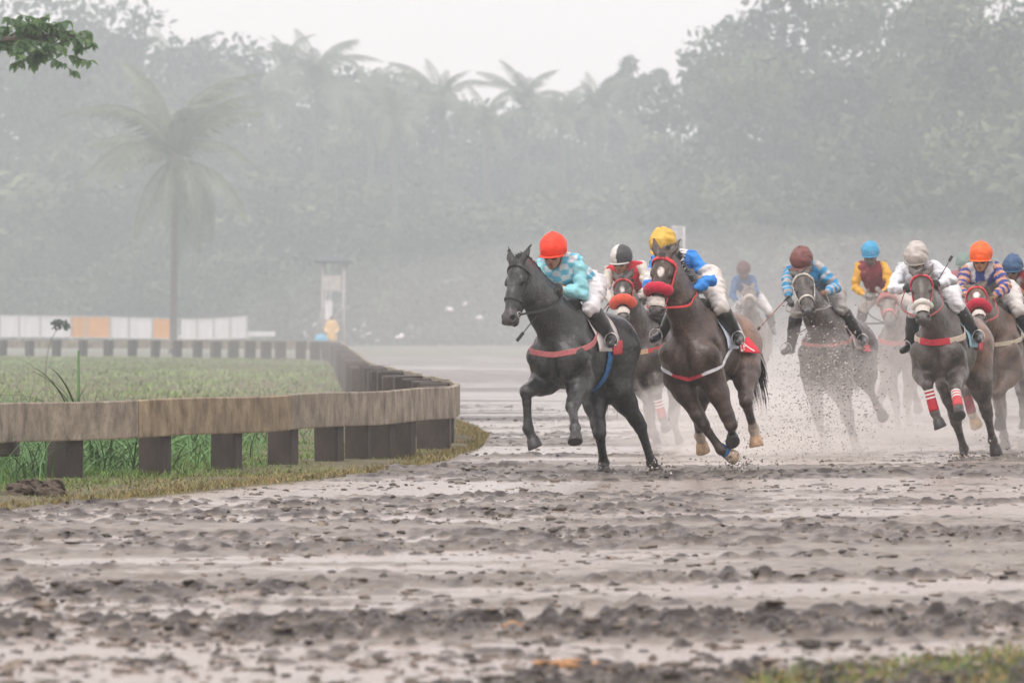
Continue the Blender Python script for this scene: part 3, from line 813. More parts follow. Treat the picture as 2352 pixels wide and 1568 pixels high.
        # stirrup iron under the ball of the foot, hung from its leather
        mb = MB(); c = an[n] * .35 + to[n] * .65; r = .062; pts = [c + Lh * math.cos(a) * r + Z * (math.sin(a) * r * 1.15 + .018) for a in np.linspace(math.radians(-35), math.radians(215), 14)]
        mb.tube(pts, .006, 6); mb.tube([pts[0], pts[-1]], .010, 6); mb.build('stirrup', mat('worn steel', (.55, .53, .5), rough=.3, metallic=.8, var=.1), H.root, True)
        mb = MB(); tp = pts[7]; V, Fc = strip_mesh(np.array([tp, tp * .5 + fr(.06, s * .27, .25) * .5 + Lf * s * .02, fr(.06, s * .24, .28)]), np.array([Lf * s] * 3), .024, .005)
        link('stirrup_leather', mesh_np('stirrup_leather', V, Fc, leather('saddle', (.03, .025, .022)), False), H.root)
        g = sp.get('glove')
        if g is not None and not (sp.get('bare') == n):
            q = Solid(); hand_prims(q, el[n], ha[n], s, Fh, Lh, 1.22); q.cone(ha[n] - nrm(ha[n] - el[n]) * .04, ha[n], .034, .032, .02); q.field(.0062 if Y < 57 else .008); V, Fc = q.mesh()
            link('glove', mesh_np('glove', V, Fc, mat('glove %.2f' % g[0], g, rough=.7, var=.25, scale=30, bump=.003, bscale=60), True), root)
        if sp.get('watch') == n:
            mb = MB(); w = ha[n] - (ha[n] - el[n]) * .12; a = nrm(ha[n] - el[n]); mb.tube([w - a * .016, w, w + a * .016], [.037, .039, .037], 16); mb.build('wristband', mat('wristband', (.75, .38, .15), rough=.5), root, True)
    # --- helmet, cap silk with a button, peak, goggles, chin strap
    hc2 = h(-.012, 0, .073); q = Solid(); q.ell(hc2, np.array([.148, .124, .138]), hA, .01)
    q.ell(hc2 - hup * .235 , (.3, .3, .18), hA, .012, sub=True)
    q.field(.0105).roughen(sp.get('caprough', .008), 22, 5); V, Fc = q.mesh()
    loc = np.stack([(V - hc2) @ look, (V - hc2) @ lat, (V - hc2) @ hup], 1)
    link('helmet_cover', mesh_np('helmet_cover', V, Fc, mat('cap silk', (1, 1, 1), rough=.55, var=.14, scale=14, attr='col', bump=.010, bscale=14, bdet=1.5, dirt=(.16, .14, .12), dirt_amt=.12), True, sp['cap'](loc)), root)
    V, Fc = sphere(hc2 + hup * .140, .011, 8, 6); pc = sp.get('button', sp['cap'](np.array([[0, 0, .1]]))[0])
    link('button', mesh_np('button', V, Fc, mat('button %.2f %.2f' % (pc[0], pc[1]), tuple(pc), rough=.7), True), root)
    # peak: a thin curved visor
    Vs = []; n = 15
    for i, (ex, dz) in enumerate(((0, -.052), (.036, -.060), (.038, -.065), (.0, -.060))):
        for a in np.linspace(-1.15, 1.15, n):
            e = ex * max(0, math.cos(a * 1.2)); Vs.append(hc2 + look * (math.cos(a) * (.146 + e)) + lat * (math.sin(a) * (.123 + e * .6)) + hup * dz)
    Fc = [(i * n + j, i * n + j + 1, (i + 1) * n + j + 1, (i + 1) * n + j) for i in range(3) for j in range(n - 1)]
    pc = sp.get('peak', sp['cap'](np.array([[0, 0, .1]]))[0]); link('peak', mesh_np('peak', Vs, Fc, mat('button %.2f %.2f' % (pc[0], pc[1]), tuple(pc), rough=.7)), root)
    gc = mat('goggle lens', (.010, .010, .012), rough=.06, var=.1, coat=.6); gf = mat('goggle frame', (.02, .02, .02), rough=.4)
    for s in (-1, 1):
        V, Fc = [], []
        mb = MB(); c = h(.088, s * .034, .003); A_ = nrm(look + lat * s * .35); B = np.cross(hup, A_)
        mb.tube([c - A_ * .012, c + A_ * .004, c + A_ * .009, c + A_ * .010], [.031, .032, .028, .010], 16, up=[hup] * 4, flat=.78); mb.build('goggles', gc, root, True)
    mb = MB(); P = [hc + look * math.cos(a) * .098 + lat * math.sin(a) * .086 + hup * (.010) for a in np.linspace(.35, 2 * math.pi - .35, 22)]
    V, Fc = strip_mesh(np.array(P), np.array([p - hc for p in P]), .022, .004); link('goggle_strap', mesh_np('goggle_strap', V, Fc, gf, False), root)
    mb = MB(); P = [h(.0, -.080, .03), h(.02, -.072, -.05), h(.045, -.030, -.105), h(.050, 0, -.113), h(.045, .030, -.105), h(.02, .072, -.05), h(.0, .080, .03)]
    mb.tube(curve3(P, 18), .006, 6); mb.build('chin_strap', gf, root, True)
    if sp.get('mask') is not None:
        q = Solid(); q.ell(h(.035, 0, -.055), (.073, .068, .062), hA, .02); q.ell(h(.09, 0, -.03), (.02, .02, .02), hA, .03); q.field(.008); V, Fc = q.mesh(); link('face_mask', mesh_np('face_mask', V, Fc, mat('mask %.2f' % sp['mask'][0], sp['mask'], rough=.9), True), root)
    R_.ha, R_.el, R_.lat = ha, el, Lh
    # --- reins from the bit rings to the hands
    rc = sp.get('rein', (.03, .025, .02))
    for s, n in ((1, 'L'), (-1, 'R')):
        a = H.bits[0 if s < 0 else 1]; bb = ha[n]; mdl = (a + bb) / 2 - Z * .05
        # keep the rein outside the neck
        P = curve3([a, mdl + Lf * s * .10, bb], 14)
        for i in range(1, 13):
            for _ in range(10):
                if H.so.sample(P[i][None])[0] > .012: break
                P[i] = P[i] + Lf * s * .012
        V, Fc = strip_mesh(P, np.array([Lf * s] * len(P)), .020, .005); link('rein', mesh_np('rein', V, Fc, mat('rein %.2f %.2f' % (rc[0], rc[1]), rc, rough=.6), False), H.root)
    return R_

def hand_prims(b, el, ha, s, Fh, Lh, g):
    """a closed hand: palm, four fingers bent round the rein, thumb laid over them"""
    a = nrm(ha - el); Z = np.array([0, 0, 1.0]); kx = nrm(np.cross(a, Z)) * s            # kx points to the body's midline or away
    up = nrm(np.cross(kx, a)) * s; up = up if up[2] > 0 else -up; inn = -Lh * s; inn = nrm(inn - a * (inn @ a))
    up = nrm(np.cross(a, inn)); up = up if up[2] > 0 else -up
    b.ell(ha + a * .038, np.array([.046, .018, .040]) * g, [a, inn, up], .012)
    for i in range(4):
        ln = (.92, 1.0, .95, .78)[i]; base = ha + a * .070 + up * (.027 - .018 * i); k1 = base + a * .020 * ln + inn * .014; k2 = k1 - a * .004 + inn * .026 * ln; k3 = k2 - a * .026 * ln + inn * .002
        r = (.0095 - .0006 * i) * g; b.chain([base, k1, k2, k3], [r * 1.05, r * 1.05, r, r * .85], .006)
    t0 = ha + a * .016 + up * .030 + inn * .010; t1 = t0 + a * .034 + inn * .014 + up * .008; t2 = t1 + a * .022 + inn * .012 - up * .010
    b.chain([t0, t1, t2], np.array([.013, .0105, .009]) * g, .008)

def whip(a, b, label, handle=(.02, .02, .02), shaft=(.02, .02, .02), split=.3):
    """riding whip from butt a to tip b (world points)"""
    a, b = np.array(a), np.array(b); root = empty('riding_whip', a); tag(root, label, 'whip'); d = b - a
    mb = MB(); mb.tube([d * 0, d * .02, d * split], [.013, .011, .008], 8); mb.build('handle', mat('whip %.2f' % handle[0], handle, rough=.5), root, True)
    mb = MB(); mb.tube([d * split, d * .85], [.006, .004], 8); mb.build('shaft', mat('whip %.2f' % shaft[0], shaft, rough=.5), root, True)
    s = nrm(np.cross(d, [0, 1, 0])); V, F = strip_mesh(np.array([d * .84, d * .92, d]), np.array([[0, -1, 0]] * 3), .030, .004)
    link('flap', mesh_np('whip_flap', V, F, mat('whip flap', (.02, .02, .02), rough=.5), False), root)
    return root
# ------------------------------------------------------------------ ground
def mud_material(name, far=False):
    m = bpy.data.materials.new(name); nt, b = nodes_of(m); L = nt.links.new; N = nt.nodes.new
    tc = N('ShaderNodeTexCoord'); at = N('ShaderNodeAttribute'); at.attribute_name = 'wet'
    mp = N('ShaderNodeMapping'); L(tc.outputs['Object'], mp.inputs[0])
    n1 = N('ShaderNodeTexNoise'); n1.inputs['Scale'].default_value = 5; n1.inputs['Detail'].default_value = 8; n1.inputs['Roughness'].default_value = .65; L(mp.outputs[0], n1.inputs['Vector'])
    cr = N('ShaderNodeValToRGB'); e = cr.color_ramp.elements; e[0].position = .30; e[0].color = (.140, .115, .095, 1); e[1].position = .70; e[1].color = (.33, .29, .245, 1)
    L(n1.outputs['Fac'], cr.inputs[0])
    # now and then a patch of ochre clay
    n4 = N('ShaderNodeTexNoise'); n4.inputs['Scale'].default_value = .55; n4.inputs['Detail'].default_value = 5; L(mp.outputs[0], n4.inputs['Vector'])
    r4 = N('ShaderNodeMapRange'); r4.inputs[1].default_value = .68; r4.inputs[2].default_value = .78; r4.inputs[4].default_value = .55; L(n4.outputs['Fac'], r4.inputs[0])
    mc = N('ShaderNodeMixRGB'); L(r4.outputs[0], mc.inputs[0]); L(cr.outputs[0], mc.inputs[1]); mc.inputs[2].default_value = (.24, .15, .085, 1)
    ad = N('ShaderNodeAttribute'); ad.attribute_name = 'dark'; md = N('ShaderNodeMixRGB'); L(ad.outputs['Fac'], md.inputs[0]); L(mc.outputs[0], md.inputs[1]); md.inputs[2].default_value = (.030, .023, .020, 1)  # mixes in the painted clod shade and the darker churned tone
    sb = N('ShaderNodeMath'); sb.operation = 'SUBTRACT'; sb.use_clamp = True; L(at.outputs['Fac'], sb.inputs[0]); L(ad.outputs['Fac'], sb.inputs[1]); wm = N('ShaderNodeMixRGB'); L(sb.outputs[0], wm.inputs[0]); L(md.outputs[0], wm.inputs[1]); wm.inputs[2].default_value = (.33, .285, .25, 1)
    L(wm.outputs[0], b.inputs['Base Color'])
    rr = N('ShaderNodeMapRange'); rr.inputs[3].default_value = .36; rr.inputs[4].default_value = .17; L(at.outputs['Fac'], rr.inputs[0]); L(rr.outputs[0], b.inputs['Roughness'])
    b.inputs['Specular IOR Level'].default_value = .6; b.inputs['IOR'].default_value = 1.4
    n2 = N('ShaderNodeTexNoise'); n2.inputs['Scale'].default_value = 20; n2.inputs['Detail'].default_value = 7; n2.inputs['Roughness'].default_value = .7; L(mp.outputs[0], n2.inputs['Vector'])
    bd = N('ShaderNodeMapRange'); bd.inputs[3].default_value = .9; bd.inputs[4].default_value = .30; L(at.outputs['Fac'], bd.inputs[0])
    bp = N('ShaderNodeBump'); bp.inputs['Distance'].default_value = .035; L(bd.outputs[0], bp.inputs['Strength']); L(n2.outputs['Fac'], bp.inputs['Height']); L(bp.outputs[0], b.inputs['Normal'])
    return m

def edge_y(x):
    """the near edge of the grass verge in front of the rail: distance of the track's edge at a given x"""
    return np.interp(x, VX, VY)
# grass verge outline in frame coordinates (col, row) on the ground, from the left to the tip and round the back
VERGE = [(-900, 1330), (-400, 1235), (0, 1172), (300, 1146), (575, 1116), (870, 1090), (1000, 1062), (1085, 1030), (1105, 1005), (1070, 985), (1000, 962), (960, 935), (905, 905), (870, 880), (850, 866)]
def ground_pt(c, r, z=0.0):
    Y = (EYE - z) * FPX / (r - HOR); return np.array([(c - 1176) * Y / FPX, Y])
VP = np.array([ground_pt(c, r) for c, r in VERGE])
VP = np.vstack([VP, [[-3.2, 140], [-5.6, 190], [-7.5, 206], [-14, 214], [-40, 226]]])

def in_poly(px, py, P):
    c = np.zeros(px.shape, bool); n = len(P); j = n - 1
    for i in range(n):
        a = ((P[i, 1] > py) != (P[j, 1] > py)); x = (P[j, 0] - P[i, 0]) * (py - P[i, 1]) / (P[j, 1] - P[i, 1] + 1e-12) + P[i, 0]
        c ^= a & (px < x); j = i
    return c
GP = np.vstack([VP, [[-40, 30]]])        # the whole infield and verge as one outline

def rough_at(x, y):
    """where hooves have churned the track: long bands across the going"""
    a = x * .985 + y * .17; b = y * .985 - x * .17
    return np.clip((fbm(a * .17, b * .60, 21, 5, .68) - .40) * 4.2, 0, 1)

def octs(x, y, sp_, seed, f0, n=4, gain=.6):
    """fbm whose finest ripples fade where the sheet is too coarse to hold them"""
    s = 0; a = 1.0; t = 0
    for i in range(n):
        f = f0 * 2 ** i; w = np.clip(1.6 - f * sp_ * 2.6, 0, 1); s = s + a * (vnoise(x * f + 17.3 * i, y * f * .72 - 9.1 * i, seed + i) - .5) * w; t += a; a *= gain
    return .5 + s / t * 1.25

def mud_sheet(far=False):
    ys = []; y = 20.4
    if far:
        while y < 93: y += 1
        while y < 300: ys.append(y); y *= 1.0035
    else:
        while y < 95: ys.append(y); y *= 1.0014
    ys = np.array(ys); nx = 170 if far else 400; u = np.linspace(-1, 1, nx)
    X = u[None, :] * (ys * .108 + .8)[:, None] * (1.25 if far else 1); Yy = ys[:, None] + 0 * X; sp_ = X[:, 1:2] - X[:, :1]
    # ruts curve with the track: use a slanted coordinate
    a = X * .985 + Yy * .17; b_ = Yy * .985 - X * .17
    band = fbm(a * .22, b_ * .75, 3, 3); band2 = fbm(a * .10 + 5, b_ * .30, 9, 3)
    h = (band - .5) * .085 + (band2 - .5) * .09
    rough = rough_at(X, Yy)
    lump = octs(X, Yy, sp_, 31, 11.0, 2, .75) * .85 + octs(X, Yy, sp_, 35, 5.0, 2, .6) * .15; l2 = fbm(X * 3.4, Yy * 2.4, 37, 3)
    big = np.clip(fbm(X * 4.0 + 3, Yy * 3.0, 41, 2) - .64, 0, 1)
    h += (np.clip(lump - .43, 0, 1) * .135 + (lump - .5) * .045 + big * .03) * (0.20 + .80 * rough)
    # hoof holes
    hh = fbm(X * 3.1 + 9, Yy * 2.4, 51, 2); h -= np.clip(hh - .62, 0, 1) * .25 * rough
    level = .012 + (fbm(X * .3, Yy * .15, 77, 2) - .5) * .03
    wet = np.clip((level - h) / .012, 0, 1)
    z = np.where(h < level, level + (h - level) * .22, h)
    inside = in_poly(X.ravel(), Yy.ravel(), GP).reshape(X.shape)
    z = np.where(inside, np.minimum(z, -.01) - .05, z)
    if far: z = z - np.clip((Yy - 215 + 45 * (fbm(X * .12, Yy * .03, 83, 3) - .5) - .5 * X) / 40, 0, 1) * .22
    if far: z = z - .006
    V = np.stack([X, Yy, z - .0], -1).reshape(-1, 3); ny = len(ys)
    I = np.arange(ny * nx).reshape(ny, nx); F = np.stack([I[:-1, :-1], I[:-1, 1:], I[1:, 1:], I[1:, :-1]], -1).reshape(-1, 4)
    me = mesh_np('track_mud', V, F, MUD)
    dk = np.clip((vnoise(X * 7, Yy * 3.2, 71) * .55 + vnoise(X * 16, Yy * 8, 73) * .45 - .62) * 8, 0, 1) * (.25 + .75 * rough) + np.clip((lump - .58) * 5, 0, .9) * rough; dk = np.clip(dk + .36 * rough + np.clip((Yy - 52) / 55, 0, .55), 0, 1) * (1 - wet * np.clip(1.3 - Yy / 120, .35, 1))  # dark flecks and lumps: painted shade of steep faces, over darker churned mud
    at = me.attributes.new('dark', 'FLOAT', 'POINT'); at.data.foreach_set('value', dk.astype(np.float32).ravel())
    at = me.attributes.new('wet', 'FLOAT', 'POINT'); at.data.foreach_set('value', wet.astype(np.float32).ravel())
    o = link('far_track' if far else 'mud_track', me); tag(o, kind='structure')
    return X, Yy, z, wet
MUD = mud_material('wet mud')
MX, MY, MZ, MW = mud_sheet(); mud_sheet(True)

def far_ground():
    m = mat('far wet earth', (.15, .15, .10), rough=.7, var=.4, scale=.25, bump=.05, bscale=1.2, stretch=(1, .25, 1))
    V = []; xs = np.array([-135, -80, -40, -16, 0, 16, 40, 80, 135.]); ys = np.array([-28, 0, 16.2, 60, 100, 149, 200, 260, 330, 405., 560])
    for y in ys:
        for x in xs: V.append((x, y, -.14))
    n = len(xs); F = [(i * n + j, i * n + j + 1, (i + 1) * n + j + 1, (i + 1) * n + j) for i in range(len(ys) - 1) for j in range(n - 1)]
    tag(link('ground', mesh_np('ground', V, F, m, False)), kind='structure')
far_ground()

# infield and verge: turf sheet with the grass growing on it
def turf():
    ys = np.concatenate([np.arange(30, 62, .25), np.arange(62, 228, 1.2)]); xs = np.concatenate([np.arange(-40, -8, 1.0), np.arange(-8, 1.2, .22)])
    X, Yy = np.meshgrid(xs, ys); ins = in_poly(X.ravel(), Yy.ravel(), GP).reshape(X.shape)
    z = .012 + (fbm(X * .7, Yy * .5, 61, 3) - .5) * .10 + .03
    V = np.stack([X, Yy, np.where(ins, z, -.02)], -1).reshape(-1, 3); n = len(xs); I = np.arange(V.shape[0]).reshape(len(ys), n)
    q = np.stack([I[:-1, :-1], I[:-1, 1:], I[1:, 1:], I[1:, :-1]], -1).reshape(-1, 4); keep = ins.ravel()[q].any(1)
    m = mat('turf', (.125, .110, .062), rough=.9, var=.4, scale=.9, dirt=(.13, .11, .06), dirt_amt=.5, bump=.03, bscale=12)
    tag(link('infield_turf', mesh_np('infield_turf', V, q[keep], m)), kind='structure')
turf()

def blades(name, pts, hts, wid, m, lean=.35, nseg=3, cols=None, rs=None):
    """many curved blades, one per point"""
    rs = rs or NR; n = len(pts); az = rs.rand(n) * 2 * math.pi; ln = rs.rand(n) * lean + .08
    d = np.stack([np.cos(az), np.sin(az), 0 * az], 1); wdir = np.stack([-np.sin(az), np.cos(az), 0 * az], 1); wa = rs.rand(n) * math.pi
    wdir = np.stack([np.cos(wa), np.sin(wa) * .3, 0 * wa], 1)
    V = []; 
    for i in range(nseg + 1):
        t = i / nseg; c = pts + d * (hts * ln * t * t * 1.6)[:, None]; c[:, 2] += hts * t * (1 - .35 * ln * t)
        w = wdir * (wid * (1 - t) ** .7 * .5)[:, None]; V += [c - w, c + w]
    V = np.stack(V, 1).reshape(-1, 3); k = 2 * (nseg + 1); base = np.arange(n)[:, None] * k
    F = np.concatenate([base + np.array([2 * i, 2 * i + 1, 2 * i + 3, 2 * i + 2]) for i in range(nseg)])
    cc = None if cols is None else np.repeat(cols, k, axis=0)
    me = mesh_np(name, V, F, m, True, cc); return me

def grass_all():
    gm = mat('grass blades', (1, 1, 1), rough=.55, var=.2, scale=3, attr='col', spec=.3)
    def scatter(n, box, cond=None):
        x = NR.rand(n) * (box[1] - box[0]) + box[0]; y = NR.rand(n) * (box[3] - box[2]) + box[2]; k = in_poly(x, y, GP)
        if cond is not None: k &= cond(x, y)
        return x[k], y[k]
    # distance from the track edge polyline
    def dist(x, y):
        d = np.full(x.shape, 1e9)
        for i in range(len(VP) - 1):
            a, b = VP[i], VP[i + 1]; v = b - a; t = np.clip(((x - a[0]) * v[0] + (y - a[1]) * v[1]) / (v @ v), 0, 1)
            d = np.minimum(d, np.hypot(x - a[0] - t * v[0], y - a[1] - t * v[1]))
        return d
    x, y = scatter(80000, (-8, 1, 34, 62)); d = dist(x, y)
    nz = fbm(x * 1.3, y * .8, 91, 3); n2 = fbm(x * 3, y * 2, 93, 3)
    h = (.032 + .050 * np.clip(d / 1.8, 0, 1)) * (.55 + .9 * nz) * (.6 + .7 * NR.rand(len(x)))
    dry = np.clip(1.15 - d / 1.3 + (n2 - .5) * 1.8, 0, 1)
    keep = NR.rand(len(x)) < (.60 + .40 * np.clip(d / .8, 0, 1)); 
    g = np.array([.115, .205, .045]) * (.55 + .9 * NR.rand(len(x)))[:, None] * np.array([1, 1, 1]); g2 = np.array([.26, .19, .085]) * (.6 + .7 * NR.rand(len(x)))[:, None]
    c = g * (1 - dry[:, None] * .85) + g2 * dry[:, None] * .85
    x, y, h, c, d = x[keep], y[keep], h[keep], c[keep], d[keep]
    # straw and low weeds along the very edge of the track
    sg = np.linalg.norm(np.diff(VP[:12], axis=0), axis=1); cs = np.concatenate([[0], np.cumsum(sg)]); q = NR.rand(26000) * cs[-1]; ex = np.interp(q, cs, VP[:12, 0]); ey = np.interp(q, cs, VP[:12, 1])
    ex = ex - np.abs(NR.randn(len(q))) * .16 + .10; ey = ey + np.abs(NR.randn(len(q))) * .55 - .35; mixc = NR.rand(len(q))[:, None]
    ec = (np.array([.30, .21, .095]) * (1 - mixc) + np.array([.15, .17, .055]) * mixc) * (.5 + .8 * NR.rand(len(q)))[:, None]; kk = (NR.rand(len(q)) < .35 + .65 * fbm(ex * 2, ey * 1.2, 15, 2)); ex, ey, ec = ex[kk], ey[kk], ec[kk]
    x = np.concatenate([x, ex]); y = np.concatenate([y, ey]); h = np.concatenate([h, .02 + .055 * NR.rand(len(ex))]); c = np.concatenate([c, ec])
    me = blades('verge_grass', np.stack([x, y, 0 * x + .02], 1), h, .009 + .010 * NR.rand(len(x)), gm, .8, 2, c)
    tag(link('verge_grass', me), 'short green grass with dry straw edge growing around the rail posts', 'grass', kind='stuff')
    # longer grass deeper in, on the left
    x, y = scatter(9000, (-9, -2.2, 44, 66), lambda a, b: NR.rand(len(a)) < np.clip((-1.9 - a) * .5 + .05, 0, 1)); d = dist(x, y); k = d > 1.8; x, y = x[k], y[k]
    nz = fbm(x * .9, y * .4, 95, 3); h = (.22 + .36 * NR.rand(len(x))) * (.5 + nz) * np.clip((-x - 2.0) * .35 + .45, .35, 1.15)
    c = np.array([.10, .20, .07]) * (.6 + .9 * NR.rand(len(x)))[:, None]
    me = blades('tall_grass', np.stack([x, y, 0 * x + .02], 1), h, .012 + .014 * NR.rand(len(x)), gm, 1.1, 4, c)
    tag(link('tall_grass', me), 'long arching green grass behind the left end of the rail', 'grass', kind='stuff')
    # infield beyond
    x, y = scatter(60000, (-22, 0, 60, 222), lambda a, b: dist(a, b) > 1.0); nz = fbm(x * .35, y * .10, 97, 3)
    h = (.05 + .08 * nz) * (.5 + NR.rand(len(x))); wv = .009 + .00016 * y
    c = (np.array([.215, .285, .115]) * (.6 + .7 * NR.rand(len(x)))[:, None]) * (.6 + .9 * nz[:, None]); k = fbm(x * .25 + 3, y * .08, 99, 3); c = c * (1 - np.clip((k - .52) * 3, 0, .55)[:, None]) + np.array([.17, .17, .07]) * np.clip((k - .52) * 3, 0, .55)[:, None]
    me = blades('infield_grass', np.stack([x, y, 0 * x + .02], 1), h, wv * (1 + NR.rand(len(x))), gm, .6, 2, c)
    tag(link('infield_grass', me), 'pale green infield grass fading into the haze inside the curved rail', 'grass', kind='stuff')
    # foreground weeds at the lower right, out of focus
    n = 5200; x = .85 + NR.rand(n) * 1.9; y = 20.4 + NR.rand(n) * 3.6; edge = np.interp(x / y, [.038, .048, .058, .072, .095], [20.6, 21.4, 22.0, 22.6, 23.3]); k = y < edge; x, y = x[k], y[k]
    c = np.where((NR.rand(len(x)) < .35)[:, None], np.array([.33, .24, .10]), np.array([.12, .17, .04])) * (.6 + .8 * NR.rand(len(x)))[:, None]
    me = blades('foreground_grass', np.stack([x, y, 0 * x], 1), .03 + .10 * NR.rand(len(x)) * fbm(x * 3, y * 2, 5, 2) * 1.6, .006 + .006 * NR.rand(len(x)), gm, .9, 3, c)
    tag(link('foreground_grass', me), 'blurred yellow-green grass at the lower right corner nearest the viewer', 'grass', kind='stuff')
grass_all()

def clods():
    """loose lumps of mud thrown up by hooves"""
    rs = np.random.RandomState(4); V = []; F = []; ico = [];
    b = bpy.data.meshes.new('t'); import bmesh; bmm = bmesh.new(); bmesh.ops.create_icosphere(bmm, subdivisions=1, radius=1); tv = np.array([v.co[:] for v in bmm.verts]); tf = np.array([[v.index for v in f.verts] for f in bmm.faces]); bmm.free(); bpy.data.meshes.remove(b)
    n = 32000; y = 20.5 + 75 * rs.rand(n) ** 1.7; x = (rs.rand(n) * 2 - 1) * (y * .105 + .6)
    rough = rough_at(x, y)
    k = (rs.rand(n) < np.clip(rough, .13, 1)) & ~in_poly(x, y, GP); x, y = x[k], y[k]; n = len(x)
    s = .0045 + .0125 * rs.rand(n) ** 3.2
    M = tv[None] * (1 + 1.3 * (rs.rand(n, len(tv), 1) - .5)) * (s[:, None, None] * np.stack([1.2 + 2.2 * rs.rand(n), 1.2 + 1.5 * rs.rand(n), .6 + .6 * rs.rand(n)], 1)[:, None, :])
    iy = np.clip(np.searchsorted(MY[:, 0], y), 0, len(MY) - 1); ix = np.clip(((x / np.abs(MX[iy, -1]) + 1) / 2 * (MX.shape[1] - 1)).astype(int), 0, MX.shape[1] - 1)
    M[..., 0] += x[:, None]; M[..., 1] += y[:, None]; M[..., 2] += (MZ[iy, ix] + s * .15)[:, None]
    V = M.reshape(-1, 3); Fc = (tf[None] + np.arange(n)[:, None, None] * len(tv)).reshape(-1, 3)
    m = mat('mud clod', (1, 1, 1), rough=.45, var=.5, scale=14, attr='col'); c = np.array([.115, .092, .072]) * (.35 + 1.5 * rs.rand(n) ** 1.5)[:, None]
    tag(link('mud_clods', mesh_np('mud_clods', V, Fc, m, True, np.repeat(c, len(tv), axis=0))), 'dark lumps of mud scattered over the churned track', 'mud', kind='stuff')
    return tv, tf
TV, TF = clods()
def litter(c, r, wpx, n, seed, label):
    rs = np.random.RandomState(seed); g = ground_pt(c, r); s = FPX / g[1]; x = rs.randn(n) * wpx / s * .35; y = rs.randn(n) * .10; k = .008 + .012 * rs.rand(n)
    M = TV[None] * (1 + .9 * (rs.rand(n, len(TV), 1) - .5)) * (k[:, None, None] * np.array([1.9, 1.6, .6])[None, None, :]); M[..., 0] += x[:, None]; M[..., 1] += y[:, None]; M[..., 2] += (.012 + .012 * rs.rand(n))[:, None]
    iy = min(len(MY) - 1, int(np.searchsorted(MY[:, 0], g[1]))); ix = int((g[0] / abs(MX[iy, -1]) + 1) / 2 * (MX.shape[1] - 1)); cc = np.array([.42, .22, .09]) * (.5 + .8 * rs.rand(n))[:, None]
    o = link('clay_patch', mesh_np('clay_patch', M.reshape(-1, 3), (TF[None] + np.arange(n)[:, None, None] * len(TV)).reshape(-1, 3), mat('ochre clay', (1, 1, 1), rough=.6, var=.3, attr='col'), True, np.repeat(cc, len(TV), axis=0))); o.location = (g[0], g[1], float(MZ[iy, ix])); tag(o, label, 'clay', kind='stuff')
litter(1215, 1446, 130, 60, 1, 'orange-brown clay crumbs in the churned mud'); litter(1310, 1530, 90, 45, 2, 'orange-brown clay crumbs nearest the lower edge')

# ------------------------------------------------------------------ rail of planks on posts round the bend
RT = .72          # height of the rail's top
rail_px = [(-330, 967), (-160, 945), (0, 925), (302, 917), (655, 905), (892, 895.5), (1000, 889), (1042, 884), (1030, 874), (969, 862), (925, 851), (880, 840), (851, 834), (813, 808), (778, 786)]
def rail_pt(c, r): Y = (EYE - RT) * FPX / (r - HOR); return ((c - 1176) * Y / FPX, Y)
RP = [rail_pt(c, r) for c, r in rail_px] + [(-7.2, 200), (-10.5, 208), (-15, 214), (-21, 219), (-28, 224)]
RP = curve3([(x, y, 0) for x, y in RP], 900)
RL = np.concatenate([[0], np.cumsum(np.linalg.norm(np.diff(RP, axis=0), axis=1))])
def rail_at(s): return np.array([np.interp(s, RL, RP[:, i]) for i in range(3)])
def s_for_px(px, lo=0, hi=None):
    c = 1176 + RP[:, 0] / RP[:, 1] * FPX; hi = hi if hi is not None else 1e9; m = (RL >= lo) & (RL <= hi); i = np.argmin(np.where(m, np.abs(c - px), 1e9)); return RL[i]
i_tip = np.argmax(RP[:, 0] / RP[:, 1]); s_tip = RL[i_tip]

wood = mat('weathered plank', (.275, .238, .185), rough=.75, var=.60, scale=5.0, dirt=(.085, .068, .055), dirt_amt=.6, bump=.006, bscale=20, stretch=(1.4, 1.4, .8))
wood2 = mat('weathered plank ochre', (.275, .22, .145), rough=.75, var=.60, scale=5.0, dirt=(.09, .07, .05), dirt_amt=.55, bump=.006, bscale=20, stretch=(1.4, 1.4, .8))
postm = mat('dark wet post', (.045, .034, .028), rough=.6, var=.5, scale=4, dirt=(.075, .06, .05), dirt_amt=.5, bump=.012, bscale=10, stretch=(1, 1, .5))
rail = empty('track_rail', (0, 0, 0)); tag(rail, 'low plank rail on thick dark posts curving round the infield into the mist', 'fence')
def plank(s0, s1, m, lift=0.0, hgt=.335, outn=0.0):
    n = max(3, int((s1 - s0) / .5) + 2); V = []; F = []
    for s in np.linspace(s0, s1, n):
        p = rail_at(s); t = nrm(rail_at(s + .05) - rail_at(s - .05)); nn = np.array([t[1], -t[0], 0])      # outward, towards the track
        for o, z in ((.0 + outn, RT - hgt), (.055 + outn, RT - hgt), (.060 + outn, RT - hgt + .012), (.060 + outn, RT - .012), (.052 + outn, RT), (.0 + outn, RT)):
            V.append(p + nn * o + np.array([0, 0, z + lift + .006 * math.sin(s * 1.7)]))
    for i in range(n - 1):
        for j in range(6): F.append((i * 6 + j, (i + 1) * 6 + j, (i + 1) * 6 + (j + 1) % 6, i * 6 + (j + 1) % 6))
    F.append(tuple(range(6))); F.append(tuple((n - 1) * 6 + j for j in range(5, -1, -1)))
    ob = link('plank', mesh_np('plank', V, F, m, False), rail); return ob
seams = [s_for_px(-330, 0, s_tip), s_for_px(-60, 0, s_tip) , s_for_px(301, 0, s_tip), s_for_px(655, 0, s_tip), s_for_px(893, 0, s_tip), s_for_px(1022, 0, s_tip)]
s = seams[-1]; 
while s < RL[-1] - 3: s += 3.4 if s < s_tip + 140 else 5.0; seams.append(s)
